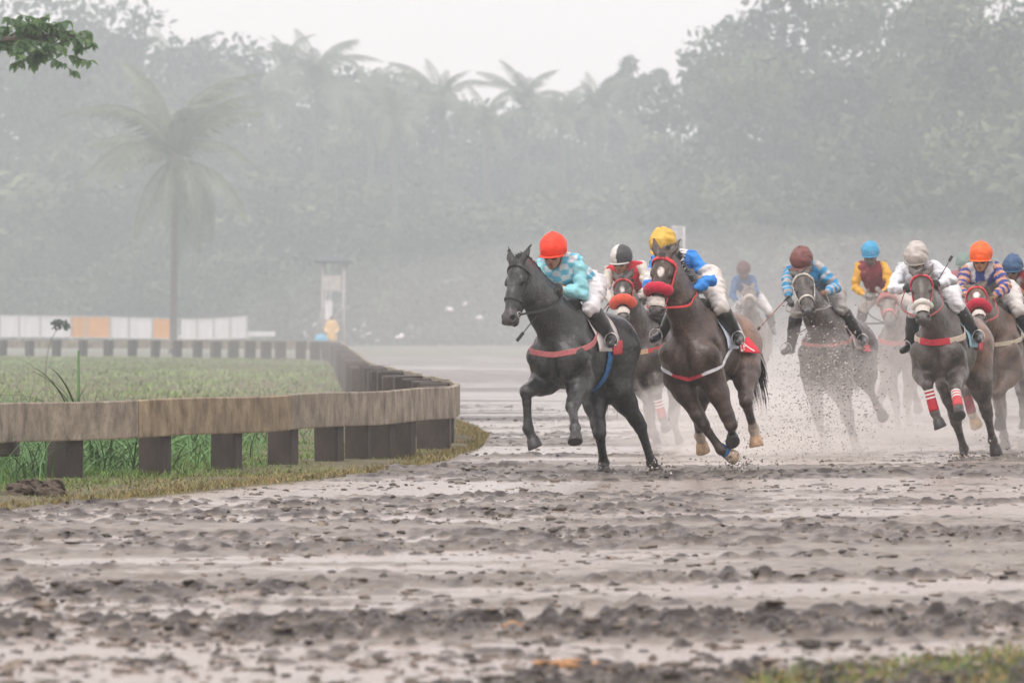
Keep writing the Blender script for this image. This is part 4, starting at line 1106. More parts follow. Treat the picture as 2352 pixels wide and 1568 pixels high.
for i in range(len(seams) - 1):
    plank(seams[i] + .008, seams[i + 1] - .008, wood2 if i in (2,) else wood, lift=R.uniform(-.006, .010) if i > 0 else 0, outn=R.uniform(0, .012))
def post(s, w=.28, dpt=.30, top=RT - .02, jit=0.0):
    p = rail_at(s); t = nrm(rail_at(s + .05) - rail_at(s - .05)); rz = math.atan2(t[1], t[0]) + R.uniform(-.09, .09); w *= R.uniform(.9, 1.1); nn = np.array([t[1], -t[0], 0]); c = p - nn * (dpt / 2 + .004); mb = MB()
    mb.box((c[0], c[1], (top - .25) / 2), (w, dpt, top + .25), rz, bev=.02, tilt=R.uniform(-.02, .02)); me = mb.mesh('rail_post', postm)
    co = np.zeros(len(me.vertices) * 3); me.vertices.foreach_get('co', co); co = co.reshape(-1, 3) + NR.uniform(-.006, .006, (len(me.vertices), 3)); me.vertices.foreach_set('co', co.ravel())
    link('post', me, rail)
for px in (-190, 177, 383, 547, 680, 783): post(s_for_px(px, 0, s_tip) - .0, w=.235, dpt=.24)
for px, w in ((850, .20), (903, .22), (950, .22)): post(s_for_px(px, 0, s_tip), w=w, dpt=.24)
# a broken post that does not reach the ground
mb = MB(); p = rail_at(s_for_px(14, 0, s_tip)); mb.box((p[0], p[1] - .02 + .17, .33), (.20, .26, .13), 0.0, bev=.012); mb.build('broken_post', postm, rail)
s = s_for_px(948, 0, s_tip) + 2.6
while s < RL[-1] - .3:
    post(s, w=.26, dpt=.36 if s < s_tip + 150 else .3, top=RT - R.uniform(.0, .05)); s += 2.3 if s < s_tip + 60 else (2.6 if s < s_tip + 142 else 1.45)

# ------------------------------------------------------------------ white and orange hoarding behind the far rail
def hoarding():
    root = empty('hoarding_fence', (-16, 285, 0)); tag(root, 'long white hoarding with two orange sections behind the far rail', 'fence'); Y = 285.0; s = FPX / Y
    def xz(c, r): p = PX(c, r, Y); return p[0] + 16, p[2]
    top = [(-260, 724), (0, 725), (163, 727), (252, 728), (351, 731), (415, 733), (470, 733), (520, 730), (567, 726)]
    bot = [(-260, 772), (0, 773), (163, 774), (252, 775), (351, 776.5), (415, 778), (470, 778), (520, 777), (567, 775)]
    Tf = lambda c: np.interp(c, [a for a, b in top], [b for a, b in top]); Bf = lambda c: np.interp(c, [a for a, b in bot], [b for a, b in bot])
    wm = mat('hoarding white', (.74, .73, .76), rough=.6, var=.10, scale=1.2, stretch=(3, 1, .3)); om = mat('hoarding orange', (.72, .34, .10), rough=.6, var=.12, scale=1.5); fm = mat('hoarding frame', (.62, .60, .60), rough=.6)
    seams = [(-260, -170, 0), (-169, -86, 0), (-85, -1, 0), (0, 44, 0), (45, 92, 0), (93, 163, 0), (164, 198, 1), (199, 252, 1), (254, 296, 0), (297, 350, 0), (351, 405, 1), (415, 452, 0), (453, 490, 0), (491, 528, 0), (529, 567, 0)]
    for k, (a, b, c) in enumerate(seams):
        V = []; n = 6; rs = np.random.RandomState(k)
        for i in range(n + 1):
            q = a + .8 + (b - a - 1.6) * i / n; dy = .03 * math.sin(i * 1.9 + k); x, z0 = xz(q, Bf(q)); _, z1 = xz(q, Tf(q))
            V += [(x, dy, z0), (x, dy, z1), (x, dy + .02, z1), (x, dy + .02, z0)]
        F = [(i * 4 + j, (i + 1) * 4 + j, (i + 1) * 4 + (j + 1) % 4, i * 4 + (j + 1) % 4) for i in range(n) for j in range(4)] + [(0, 1, 2, 3), (n * 4 + 3, n * 4 + 2, n * 4 + 1, n * 4)]
        ob = link('panel', mesh_np('panel', V, F, om if c else wm, False), root)
        if c: ob['label'] = 'orange panel'
    for q in (-169.5, -85.5, -.5, 44.5, 92.5, 163.5, 198.5, 253, 296.5, 350.5, 409, 452.5, 490.5, 528.5, 568):
        x, z1 = xz(q, Tf(q)); mb = MB(); mb.box((x, -.03, (z1 - .3) / 2), (.085, .04, z1 + .3)); mb.build('support', mat('dull support', (.42, .41, .40), rough=.7), root)
    for f, d in ((Tf, -.6), (Bf, .4)):
        mb = MB(); P = []
        for q in np.linspace(-262, 569, 40): x, z = xz(q, f(q) + d); P.append((x, -.04, z))
        mb.tube(P, .022, 5); mb.build('edge_rail', fm, root)
hoarding()
# low white board to the right of the hoarding
mb = MB(); p = PX(601, 767, 282); mb.box(p, (1.38, .10, .26), bev=.01); o = mb.build('white_board', mat('hoarding white', (.7, .7, .7)), None); tag(o, 'low white board right of the hoarding in the mist', 'board')

# ------------------------------------------------------------------ judges' tower in the mist
def tower():
    Y = 250.0; b = PX(766, 790, Y); root = empty('judge_tower', (b[0], Y, 0)); tag(root, 'pale scaffold watch tower with dark roof standing by the far bend', 'tower'); s = FPX / Y
    X = lambda c: (c - 1176) / s - b[0]; Zr = lambda r: EYE - (r - HOR) / s
    pm = mat('tower post', (.46, .44, .43), rough=.6); rm = mat('tower roof', (.09, .10, .11), rough=.7); wm = mat('tower sheet', (.50, .47, .45), rough=.7)
    for x in (742, 790):
        for y in (-.5, .7):
            mb = MB(); mb.tube([(X(x), y, -.1), (X(x), y, Zr(604))], .055, 8); mb.build('post', pm, root, True)
    mb = MB(); mb.box((X(766), .1, Zr(668)), (1.15, 1.3, .05)); mb.build('platform', pm, root)
    mb = MB(); mb.box((X(762), -.56, Zr(650)), (.85, .03, .62), bev=.005); mb.build('parapet', wm, root)
    mb = MB(); mb.box((X(766), .1, Zr(602)), (1.75, 1.9, .06), bev=.02); mb.add([(X(766) - .87, -.85, Zr(600)), (X(766) + .87, -.85, Zr(600)), (X(766) + .87, 1.05, Zr(600)), (X(766) - .87, 1.05, Zr(600)), (X(766), .1, Zr(586))], [(0, 1, 4), (1, 2, 4), (2, 3, 4), (3, 0, 4)]); mb.build('roof', rm, root)
    for r in (634, 664, 700, 735):
        mb = MB(); mb.tube([(X(742), -.5, Zr(r)), (X(790), -.5, Zr(r))], .028, 6); mb.build('crossbar', pm, root, True)
    mb = MB(); mb.tube([(X(742), -.5, Zr(700)), (X(790), -.5, Zr(765))], .025, 6); mb.tube([(X(790), -.5, Zr(700)), (X(742), -.5, Zr(765))], .025, 6); mb.build('brace', pm, root, True)
    mb = MB(); 
    for dx in (0, .42): mb.tube([(X(727) + dx * .5, -1.0, Zr(770)), (X(752) + dx * .5, -.55, Zr(668))], .030, 6)
    for t in np.linspace(.1, .92, 9):
        a = np.array((X(727), -1.0, Zr(770))) * (1 - t) + np.array((X(752), -.55, Zr(668))) * t; mb.tube([a, a + np.array((.21, 0, 0))], .018, 5)
    mb.build('ladder', pm, root, True)
    mb = MB(); mb.box((X(757), -1.3, Zr(712)), (.34, .05, .85), bev=.01); mb.build('white_banner', mat('tower banner', (.72, .71, .74), rough=.7), root)
tower()
def person_far(c, r, Y, top, legs, label, h=1.62):
    """someone standing far off under rain clothes"""
    b = PX(c, r, Y); root = empty('person', (b[0], Y, 0)); tag(root, label, 'person'); q = Solid(); z0 = 0.0
    for s in (-1, 1):
        q.chain([(s * .09, 0, .85), (s * .11, .02, .46), (s * .12, 0, .05)], [.10, .065, .05], .04); q.cone((s * .12, 0, .04), (s * .14, -.14, .04), .045, .04, .02); q.chain([(s * .19, 0, 1.33), (s * .26, -.03, 1.08), (s * .20, -.16, .92)], [.06, .045, .035], .03)
    q.cone((0, 0, .88), (0, 0, 1.32), .15, .16, .06, (1, 0, 0), 1.15); q.cone((0, 0, 1.36), (0, -.01, 1.5), .05, .05, .03); q.ell((0, -.02, 1.57), (.085, .10, .12), None, .02)
    q.field(.016); V, F = q.mesh(); link('body', mesh_np('far_body', V, F, mat('skin dark', (.16, .10, .07), rough=.6)), root)
    q = Solid(); q.cone((0, 0, .70), (0, 0, 1.34), .22, .19, .06, (1, 0, 0), 1.15)
    for s in (-1, 1): q.chain([(s * .19, 0, 1.33), (s * .27, -.03, 1.08), (s * .21, -.14, .96)], [.085, .07, .055], .04)
    q.field(.018); V, F = q.mesh(); link('raincoat', mesh_np('raincoat', V, F, mat('coat %.2f %.2f' % (top[0], top[1]), top, rough=.5)), root)
    q = Solid()
    for s in (-1, 1): q.chain([(s * .09, 0, .80), (s * .11, .02, .46), (s * .12, 0, .10)], [.12, .085, .07], .04)
    q.field(.018); V, F = q.mesh(); link('trousers', mesh_np('trousers', V, F, mat('cloth %.2f %.2f' % (legs[0], legs[1]), legs, rough=.8)), root)
person_far(762, 780, 244, (.78, .50, .20), (.18, .17, .16), 'person in a yellow-orange rain coat at the foot of the tower')
q = Solid(); q.ell((0, 0, .22), (.28, .26, .26), None, .02); q.ell((.12, 0, .16), (.24, .24, .20), None, .05); q.field(.02).roughen(.03, 5, 2); V, F = q.mesh()
o = link('tarp_bundle', mesh_np('tarp_bundle', V, F, mat('blue tarp', (.12, .42, .62), rough=.5))); o.location = (PX(737, 776, 243)[0], 243, 0.42); tag(o, 'light blue tarpaulin bundle beside the foot of the tower', 'tarpaulin')
mb = MB(); p = PX(738, 779, 243); mb.box((p[0] - .05, 243, .40), (1.9, .6, .07), bev=.01)
for dx in (-.85, .75): mb.box((p[0] + dx, 243, .17), (.07, .5, .40))
tag(mb.build('bench', mat('pale bench', (.5, .46, .44))), 'low pale bench under the blue tarpaulin bundle', 'bench')

# scraps of white cloth caught in the bushes beyond the track
for k, (c, r, w, h_, lab) in enumerate([(1033, 712, 30, 13, 'larger of the white cloth scraps high in the misty bushes'), (1070, 698, 13, 14, 'small white scrap right of the larger cloth scrap'), (1104, 731, 22, 15, 'white scrap nearest the head of the leading black horse'),
        (848, 766, 16, 7, 'flat white scrap at the far edge of the track beside the tower'), (914, 773, 22, 11, 'white heap lying at the far edge of the track'), (866, 783, 9, 5, 'tiny pale scrap on the far track below the flat white one')]):
    Y = 232.0 - (k > 2) * 12; p = PX(c, r, Y); s_ = FPX / Y; q = Solid(); rs = np.random.RandomState(k)
    for i in range(4): q.ell((rs.uniform(-.4, .4) * w / s_, rs.uniform(-.1, .1), rs.uniform(-.25, .25) * h_ / s_), (w / s_ * .28, .12, h_ / s_ * .36), None, .06)
    q.field(.03).roughen(.06, 6, k); V, F = q.mesh(); o = link('cloth_scrap', mesh_np('cloth_scrap', V, F, mat('white cloth', (.62, .61, .62), rough=.8))); o.location = p
    if k > 2: o.location.z = max(.06, p[2]); 
    tag(o, lab, 'cloth', 'white scraps beyond the track')
# white frame behind the yellow-capped rider
def white_frame():
    Y = 140.0; s = FPX / Y; b = PX(1557, 520, Y); root = empty('marker_sign', (b[0], Y, 0)); tag(root, 'white post with a square board showing behind the yellow cap', 'sign'); zt = b[2]; m = mat('white frame', (.72, .71, .72), rough=.6)
    mb = MB(); mb.box((.155, 0, zt / 2), (.055, .055, zt), bev=.005); mb.build('post', m, root); mb = MB(); mb.box((-.02, .0, zt - .16), (.28, .02, .30)); mb.build('board', mat('white board face', (.50, .50, .51), rough=.7), root)
    mb = MB(); mb.box((-.02, 0, zt - .005), (.29, .05, .03)); mb.build('top_edge', m, root)
white_frame()
# ------------------------------------------------------------------ trees
def leaf_mesh(name, blobs, n, size, rs, cols, m):
    """crown: small leaf sprays spread through overlapping clumps"""
    vol = np.array([b[1][0] * b[1][1] * b[1][2] for b in blobs]) ** .75; pr = vol / vol.sum(); k = rs.choice(len(blobs), n, p=pr)
    d = rs.randn(n, 3); d /= np.linalg.norm(d, axis=1)[:, None]; r = (.55 + .5 * rs.rand(n)) ; P = np.array([b[0] for b in blobs])[k] + d * np.array([b[1] for b in blobs])[k] * r[:, None]
    u = rs.randn(n, 3); u /= np.linalg.norm(u, axis=1)[:, None]; w = np.cross(d + .5 * rs.randn(n, 3), u); w /= np.linalg.norm(w, axis=1)[:, None] + 1e-9
    s = size * (.5 + rs.rand(n))[:, None]; q = np.cross(u, w)
    V = np.stack([P - u * s, P + w * s * .45 + q * s * .15, P + u * s, P - w * s * .45 + q * s * .15], 1).reshape(-1, 3)
    F = np.arange(4 * n).reshape(-1, 4); cb = np.array([cols[i % len(cols)] for i in range(len(blobs))])
    C_ = cb[k] * (.65 + .7 * rs.rand(n))[:, None]
    return mesh_np(name, V, F, m, False, np.repeat(C_, 4, axis=0))
FOL = mat('foliage', (1, 1, 1), rough=.6, var=.25, scale=.6, attr='col', spec=.3)
BARK = mat('bark', (.12, .10, .08), rough=.9, var=.35, scale=5, bump=.02, bscale=8, stretch=(1, 1, .3))
BARKP = mat('palm bark', (.11, .095, .08), rough=.9, var=.3, scale=3, bump=.02, bscale=6, stretch=(1, 1, 3))
TREES = []
def tree_variant(seed, H_, W_, nl, size):
    rs = np.random.RandomState(seed); rr = random.Random(seed); blobs = []; mb = MB()
    tr = [(0, 0, -.2), (rr.uniform(-.2, .2), rr.uniform(-.2, .2), H_ * .25), (rr.uniform(-.5, .5), rr.uniform(-.5, .5), H_ * .55), (rr.uniform(-.8, .8), 0, H_ * .9)]
    mb.tube(curve3(tr, 10), [.30 * (1 - .085 * i) for i in range(10)], 8)
    for i in range(26):
        t = rs.rand(); z = H_ * (.16 + .80 * t); rad = W_ / 2 * math.sin(math.pi * (.20 + .72 * t)) ** .7 * (.35 + .75 * rs.rand()); a = rs.rand() * 6.28
        c = np.array([math.cos(a) * rad, math.sin(a) * rad, z]); s = W_ * (.10 + .10 * rs.rand()); blobs.append((c, np.array([s * 1.25, s * 1.25, s * .85])))
        if i % 2 == 0:
            z0 = max(H_ * .15, z - rad * .8); b0 = np.array([0, 0, z0]); mb.tube(curve3([b0, (b0 + c) / 2 + np.array([0, 0, -.2]), c], 6), [.10 * (1 - .14 * j) for j in range(6)], 5)
    cols = [(.030, .055, .028), (.080, .110, .050), (.020, .038, .022), (.13, .155, .080), (.050, .080, .040)]  # darkest leaf colours stand in for shade in the crown's hollows
    rr.shuffle(cols)
    return mb.mesh('tree_trunk', BARK, True), leaf_mesh('tree_crown', blobs, nl, size, rs, cols, FOL)
VAR = [tree_variant(101 + i, 17, (11, 13, 9, 12, 10)[i], 8000, .27) for i in range(5)]
LOW = [tree_variant(201 + i, 6, (6.5, 8, 5.5)[i], 5000, .20) for i in range(3)]
FARTHER = 1.45
def put_tree(c, r, Y, k, low=False, label=None, group=None, wide=1.0):
    Y = Y * (FARTHER if c < 1650 else 1.45 - min(.13, (c - 1650) * .0005))
    s = FPX / Y; top = EYE + (HOR - r) / s; me = (LOW if low else VAR)[k]; base = 6.3 if low else 17.6; sc_ = top / base
    x = (c - 1176) / s; root = empty('broadleaf_tree' if not low else 'bushy_tree', (x, Y, 0), R.uniform(0, 6.28)); root.scale = (sc_ * wide, sc_ * wide, sc_)
    tag(root, label, 'tree', group)
    link('trunk', me[0], root); link('crown', me[1], root); return root
L1 = 'tall broadleaf trees behind the track'
tall = [(-60, -90, 272, 0, 'tall tree at the far left edge, reaching above the photo'), (95, -40, 285, 1, 'tall dense tree behind the near green branch'), (235, 0, 290, 3, 'tall tree just right of the near green branch, touching the top of the photo'),
    (335, 28, 296, 2, 'tall tree at the left end of the open sky'), (430, 85, 288, 4, 'tree rising behind the crown of the big coconut palm'), (505, 128, 284, 0, 'lower tree right of the big coconut palm at the sky notch'),
    (590, 88, 300, 1, 'tree with clumped top left of the second palm'), (665, 84, 305, 3, 'tree directly under the fronds of the second palm'), (800, 112, 298, 2, 'tree right of the tallest middle palm'),
    (868, 150, 290, 4, 'rounded tree sloping down right of the middle palms'), (930, 192, 286, 0, 'tree in the dip left of the centre palm'), (1010, 205, 300, 1, 'tree behind the centre palm'),
    (1095, 222, 292, 3, 'low-topped tree between the two centre palms'), (1190, 212, 300, 2, 'tree under the fourth palm above the leading horse'), (1285, 214, 288, 4, 'tree above the red cap'),
    (1375, 222, 298, 0, 'tree under the right-hand middle palm'), (1460, 205, 292, 1, 'feathery-topped tree left of the lowest gap in the skyline'), (1545, 240, 300, 3, 'tree at the lowest gap in the skyline'),
    (1620, 190, 270, 2, 'first tree of the rising right-hand wood'), (1690, 100, 264, 4, 'second tree of the rising right-hand wood'), (1775, 0, 258, 0, 'tree whose top meets the upper edge right of the open sky'),
    (1880, -80, 252, 1, 'huge tree above the brown-capped rider'), (2010, -140, 246, 3, 'huge tree above the blue-capped rider'), (2150, -150, 238, 4, 'huge pale-leaved tree above the white-clad rider'),
    (2290, -110, 226, 2, 'huge tree above the orange-capped rider'), (2420, -120, 218, 0, 'huge tree cut by the right edge')]
for c, r, Y, k, lab in tall: put_tree(c, r, Y, k, label=lab, group=L1, wide=1.15 if r > 50 else 1.05)
mid = [(20, 380, 262, 0, 'lower tree under the tall ones at the left edge'), (150, 420, 266, 1, 'lower tree above the left part of the hoarding'), (290, 470, 268, 2, 'small tree left of the big palm trunk'), (520, 440, 264, 0, 'lower tree right of the big palm trunk'),
    (650, 400, 270, 1, 'lower tree between the big palm and the tower'), (860, 430, 268, 2, 'lower tree right of the tower'), (985, 470, 264, 1, 'low tree behind the white scraps'), (1110, 500, 268, 0, 'low tree left of the leading rider'), (1240, 450, 270, 2, 'low tree behind the red cap'),
    (1390, 470, 266, 0, 'low tree behind the black and white cap'), (1520, 440, 264, 1, 'low tree behind the yellow cap'), (1660, 420, 258, 2, 'low tree behind the farthest rider'), (1800, 400, 250, 0, 'low tree behind the brown cap'),
    (1960, 440, 244, 1, 'low tree behind the bright blue cap'), (2120, 400, 236, 2, 'low tree behind the white cap'), (2270, 330, 222, 0, 'lighter green tree behind the orange cap'), (2390, 360, 214, 1, 'lighter green tree at the right edge')]
for c, r, Y, k, lab in mid: put_tree(c, r, Y, k, True, lab, 'lower trees at the foot of the wood', 1.5)
def undergrowth():
    rs = np.random.RandomState(77); blobs = []
    for c in np.arange(-200, 2560, 26):
        Y = (252 if c < 1700 else 252 - (c - 1700) * .05) * FARTHER; s = FPX / Y; r = 640 + 50 * math.sin(c * .013) + rs.uniform(-40, 40); top = (HOR - r) / s + EYE
        for z in np.linspace(.5, top, 3): blobs.append((np.array([(c - 1176) / s, Y + rs.uniform(-1.5, 3), z]), np.array([1.4, 1.4, 1.2])))
    me = leaf_mesh('undergrowth', blobs, 32000, .27, rs, [(.05, .085, .045), (.085, .11, .06), (.06, .09, .05), (.11, .13, .075)], FOL)
    tag(link('undergrowth', me), 'misty bank of bushes along the foot of the trees', 'undergrowth', kind='stuff')
undergrowth()

def frond_mesh(seed, L_=4.2):
    rr = random.Random(seed); mb = MB(); P = []; n = 16; droop = rr.uniform(.55, .95)
    for i in range(n + 1):
        t = i / n; P.append((L_ * (t - .22 * t * t * droop), 0, L_ * (.50 * t - .95 * droop * t * t)))
    mb.tube(P, [.045 * (1 - .85 * i / n) + .006 for i in range(n + 1)], 5)
    P = [Vector(p) for p in P]
    for i in range(2, 44):
        t = i / 44; q = t * n; j = min(n - 1, int(q)); p = P[j].lerp(P[j + 1], q - j); tg = (P[j + 1] - P[j]).normalized(); ln = (.85 * math.sin(math.pi * min(1, t * .9 + .12)) ** .6) * rr.uniform(.8, 1.1)
        for s in (-1, 1):
            d = (Vector((0, s, 0)) * .72 + tg * .55 + Vector((0, 0, -.35 - rr.random() * .35))).normalized(); e = p + d * ln; e.z -= ln * .22; w = tg * .034; m_ = p + d * ln * .5
            mb.add([p - w * .5, p + w * .5, m_ + w, m_ - w, e], [(0, 1, 2, 3), (3, 2, 4)])
    return mb.mesh('palm_frond', mat('palm frond', (.11, .135, .075), rough=.38, var=.3, scale=1.5), False)
FR = [frond_mesh(i) for i in range(4)]
def palm(c, r, Y, label, n=20, sc_=1.0, base=None):
    if label[:5] != 'large': Y *= FARTHER
    s = FPX / Y; top = EYE + (HOR - r) / s; x = (c - 1176) / s; root = empty('coconut_palm', (x, Y, 0)); tag(root, label, 'palm', 'coconut palms standing out of the wood')
    mb = MB(); b0 = R.uniform(-.4, .4); P = curve3([(b0, 0, -.2), (b0 * .6, 0, top * .35), (0, 0, top * .75), (0, 0, top)], 14); mb.tube(P, [(.20 - .006 * i + (.06 if i == 0 else 0)) * (1.4 if label[:5] != 'large' else 1) for i in range(14)], 9); mb.build('trunk', BARKP, root, True)
    V, F = sphere((0, 0, top), (.38, .38, .30), 10, 7); link('heart', mesh_np('palm_heart', V, F, mat('palm heart', (.12, .11, .07), rough=.8)), root)
    for i in range(n):
        o = link('frond', FR[i % 4], root); o.location = (0, 0, top); el = math.radians(R.choice([66, 50, 34, 16, -4, -22]) + R.uniform(-8, 8)) if i > 4 else math.radians(88 - i * 5)
        o.rotation_euler = (0, -el + .35, i * 2.399 + R.uniform(-.55, .55)); k = sc_ * R.uniform(.72, 1.12) * (FARTHER if label[:5] != 'large' else 1.0); o.scale = (k, k, k)
    for i in range(5):
        a = i * 1.26; V, F = sphere((math.cos(a) * .34, math.sin(a) * .34, top - .38), (.14, .14, .17), 8, 6); link('coconut', mesh_np('coconut', V, F, mat('coconut', (.16, .15, .06), rough=.6)), root)
palm(402, 366, 268, 'large coconut palm standing alone before the hoarding, its trunk crossing the orange panel', 25, 1.62)
palm(398, 190, 330, 'palm with upright fronds rising directly behind the large lone palm', 14, 1.05)
palm(728, 190, 272, 'tallest coconut palm left of the centre of the skyline', 20, .95)
palm(852, 230, 276, 'coconut palm just right of the tallest one, with drooping fronds', 18, .72)
palm(1014, 238, 270, 'coconut palm with pointed top in the middle of the skyline', 18, .85)
palm(1208, 245, 276, 'coconut palm on the skyline above the leading horse', 18, .80)
palm(1374, 258, 274, 'spiky coconut palm on the skyline above the black and white cap', 16, .70)
palm(598, 238, 268, 'coconut palm half sunk in the trees right of the large palm', 16, .75)
palm(660, 150, 290, 'small palm on the skyline left of the tallest one', 14, .62)
palm(905, 262, 262, 'slender palm on the slope between the two middle palms', 15, .72)
palm(1118, 285, 268, 'slender palm low between the two centre palms', 14, .62)
palm(1285, 270, 272, 'small palm on the skyline above the yellow cap', 14, .6)
palm(1560, 285, 266, 'small palm at the lowest gap of the skyline', 14, .6)
palm(1640, 262, 258, 'coconut palm at the left foot of the right-hand wood', 16, .75)
def bamboo():
    Y = 276.0 * FARTHER; s = FPX / Y; x0 = (1478 - 1176) / s; root = empty('bamboo_clump', (x0, Y, 0)); tag(root, 'feathery bamboo clump bending over the skyline right of the palms', 'bamboo'); rr = random.Random(3); rs = np.random.RandomState(8)
    mb = MB(); bl = []
    for i in range(9):
        tx = rr.uniform(-2.0, 1.6); h = EYE + (HOR - rr.uniform(140, 205)) / s; P = curve3([(rr.uniform(-.5, .5), 0, 0), (tx * .35, 0, h * .6), (tx * .8, 0, h * .95), (tx * 1.25, 0, h * 1.0), (tx * 1.55, 0, h * .96)], 14); mb.tube(P, [.05 * (1 - .06 * j) for j in range(14)], 5)
        for p in P[6:]: bl.append((np.array(p), np.array([.55, .55, .45])))
    mb.build('canes', mat('bamboo cane', (.16, .17, .08), rough=.5), root, True); link('leaves', leaf_mesh('bamboo_leaves', bl, 3200, .19, rs, [(.09, .12, .06), (.07, .10, .05)], FOL), root)
bamboo()

# near branch reaching in at the upper left, from a tree outside the frame
def near_tree():
    Y = 78.0; s = FPX / Y; P0 = lambda c, r, dy=0: (PX(c, r, Y) - np.array([bx, Y, 0])) + np.array([0, dy, 0]); bx = (-420 - 1176) / s
    root = empty('near_tree', (bx, Y, 0)); tag(root, 'bright green leafy branch reaching in at the upper left corner', 'tree'); rr = random.Random(12)
    mb = MB(); mb.tube(curve3([(0, 0, -.1), (.1, 0, 2.2), (0, 0, 4.4), (-.1, .1, 7.2)], 10), [.20 - .012 * i for i in range(10)], 9); mb.build('trunk', BARK, root, True)
    mb = MB(); limb = curve3([(0.02, 0, 3.6), P0(-260, 190), P0(-120, 120), P0(10, 90), P0(120, 82), P0(195, 88)], 24); mb.tube(limb, [.075 * (1 - .037 * i) for i in range(24)], 6)
    twigs = []
    for tgt in [(30, 60), (70, 45), (115, 35), (160, 48), (200, 72), (214, 105), (206, 140), (170, 165), (130, 150), (90, 120), (50, 130), (20, 150), (0, 100), (150, 110), (100, 90), (185, 120), (60, 95), (40, 80), (15, 60), (80, 70), (120, 75), (20, 110), (70, 145), (110, 100), (140, 75), (5, 40), (45, 35), (165, 85), (-30, 70), (-60, 130), (-30, 40)]:
        a = limb[rr.randrange(12, 23)] if tgt[0] > 0 else limb[rr.randrange(7, 12)]; b = P0(tgt[0], tgt[1], rr.uniform(-.35, .35)); tw = curve3([a, (Vector(a) + Vector(b)) / 2 + Vector((0, 0, .05)), b], 6); mb.tube(tw, [.012 * (1 - .12 * i) for i in range(6)], 4); twigs.append(tw)
    lim2 = curve3([(0.02, 0, 3.0), P0(-260, 300), P0(-120, 250), P0(-20, 236)], 12); mb.tube(lim2, [.05 * (1 - .07 * i) for i in range(12)], 6)
    mb.build('limb', BARK, root, True)
    ms = []
    for k in range(3):
        m = mat('near leaf %d' % k, [(.12, .22, .10), (.10, .18, .09), (.18, .28, .11)][k], rough=.55, var=.15, scale=4); L_ = .125; V = []
        for i in range(5):
            t = i / 4; w = .043 * math.sin(math.pi * (t * .85 + .10)); z = -.05 * t * t * (1 + .3 * k); V += [(t * L_, -w, z + w * .3), (t * L_, 0, z), (t * L_, w, z + w * .3)]
        F = [(i * 3 + j, i * 3 + j + 1, (i + 1) * 3 + j + 1, (i + 1) * 3 + j) for i in range(4) for j in range(2)]; ms.append(mesh_np('near_leaf', V, F, m))
    for m in ms:
        nt = m.materials[0].node_tree; b = nt.nodes['Principled BSDF']; o_ = [n for n in nt.nodes if n.type == 'OUTPUT_MATERIAL'][0]
        if any(n.type == 'BSDF_TRANSLUCENT' for n in nt.nodes): continue
        t_ = nt.nodes.new('ShaderNodeBsdfTranslucent'); t_.inputs[0].default_value = (.20, .36, .12, 1); x_ = nt.nodes.new('ShaderNodeMixShader'); x_.inputs[0].default_value = .45
        nt.links.new(b.outputs[0], x_.inputs[1]); nt.links.new(t_.outputs[0], x_.inputs[2]); nt.links.new(x_.outputs[0], o_.inputs[0])
    def leafs(tw, n):
        for i in range(n):
            t = rr.uniform(.25, 1.0) * (len(tw) - 1); j = min(len(tw) - 2, int(t)); p = Vector(tw[j]).lerp(Vector(tw[j + 1]), t - j)
            o = link('leaf', ms[rr.choice((0, 0, 1, 1, 2))], root); o.location = p; o.rotation_euler = (rr.uniform(-.7, .7), rr.uniform(-.1, .9), rr.uniform(-1.6, 1.6) + (0 if rr.random() < .7 else 3.1)); k = rr.uniform(.7, 1.15); o.scale = (k, k, k)
    for tw in twigs: leafs(tw, 30)
    leafs(lim2[8:], 9)
    # the rest of its crown stays above and beside the frame
    rs = np.random.RandomState(5); bl = [(np.array([rs.uniform(-1.8, .4), rs.uniform(-1.5, 1.5), rs.uniform(5.4, 8.2)]), np.array([.8, .8, .6])) for _ in range(16)]
    link('crown', leaf_mesh('near_crown', bl, 3500, .10, rs, [(.07, .14, .05), (.09, .16, .06)], FOL), root)
near_tree()

# ------------------------------------------------------------------ single plants by the rail
def blade_leaf(seed, L_, w, bend):
    V = []; n = 9
    for i in range(n + 1):
        t = i / n; ww = w * (1 - t) ** .6 * (.5 + .5 * min(1, t * 5)); x = L_ * t * bend * (1 + .25 * t); z = L_ * (t - bend * .75 * t * t); V += [(x, -ww, z + ww * .4), (x, 0, z), (x, ww, z + ww * .4)]
    return mesh_np('blade', V, [(i * 3 + j, i * 3 + j + 1, (i + 1) * 3 + j + 1, (i + 1) * 3 + j) for i in range(n) for j in range(2)], mat('reed leaf', (.085, .175, .06), rough=.45, var=.25, scale=3, spec=.3))
BL = [blade_leaf(0, .60, .011, .35), blade_leaf(1, .70, .012, .85), blade_leaf(2, .55, .011, 1.15), blade_leaf(3, .80, .012, .55)]
def reed(c, Y, n, h, label, stalk=0.0, seed=0):
    rr = random.Random(seed); x = (c - 1176) * Y / FPX; root = empty('reed_plant', (x, Y, .02)); tag(root, label, 'plant', 'reed plants behind the near rail')
    if stalk: mb = MB(); mb.tube([(0, 0, 0), (.004, 0, stalk * .5), (0, .01, stalk)], [.014, .015, .010], 7); mb.build('stalk', mat('reed leaf', (.08, .16, .05)), root, True)
    for i in range(n):
        o = link('leaf', BL[rr.randrange(4)], root); o.rotation_euler = (0, 0, rr.uniform(0, 6.28)); k = h * rr.uniform(.7, 1.25); o.scale = (k, k, k); o.location = (rr.uniform(-.05, .05), rr.uniform(-.05, .05), rr.uniform(0, stalk * .5 if stalk else .05))
reed(180, 50.2, 9, .95, 'tall upright reed stalk with arching leaves rising above the near rail', 1.12, 1)
reed(140, 50.6, 10, .95, 'arching reed just left of the tall stalk', 0, 2)
reed(222, 50.8, 8, .92, 'low arching reed just right of the tall stalk', 0, 3)
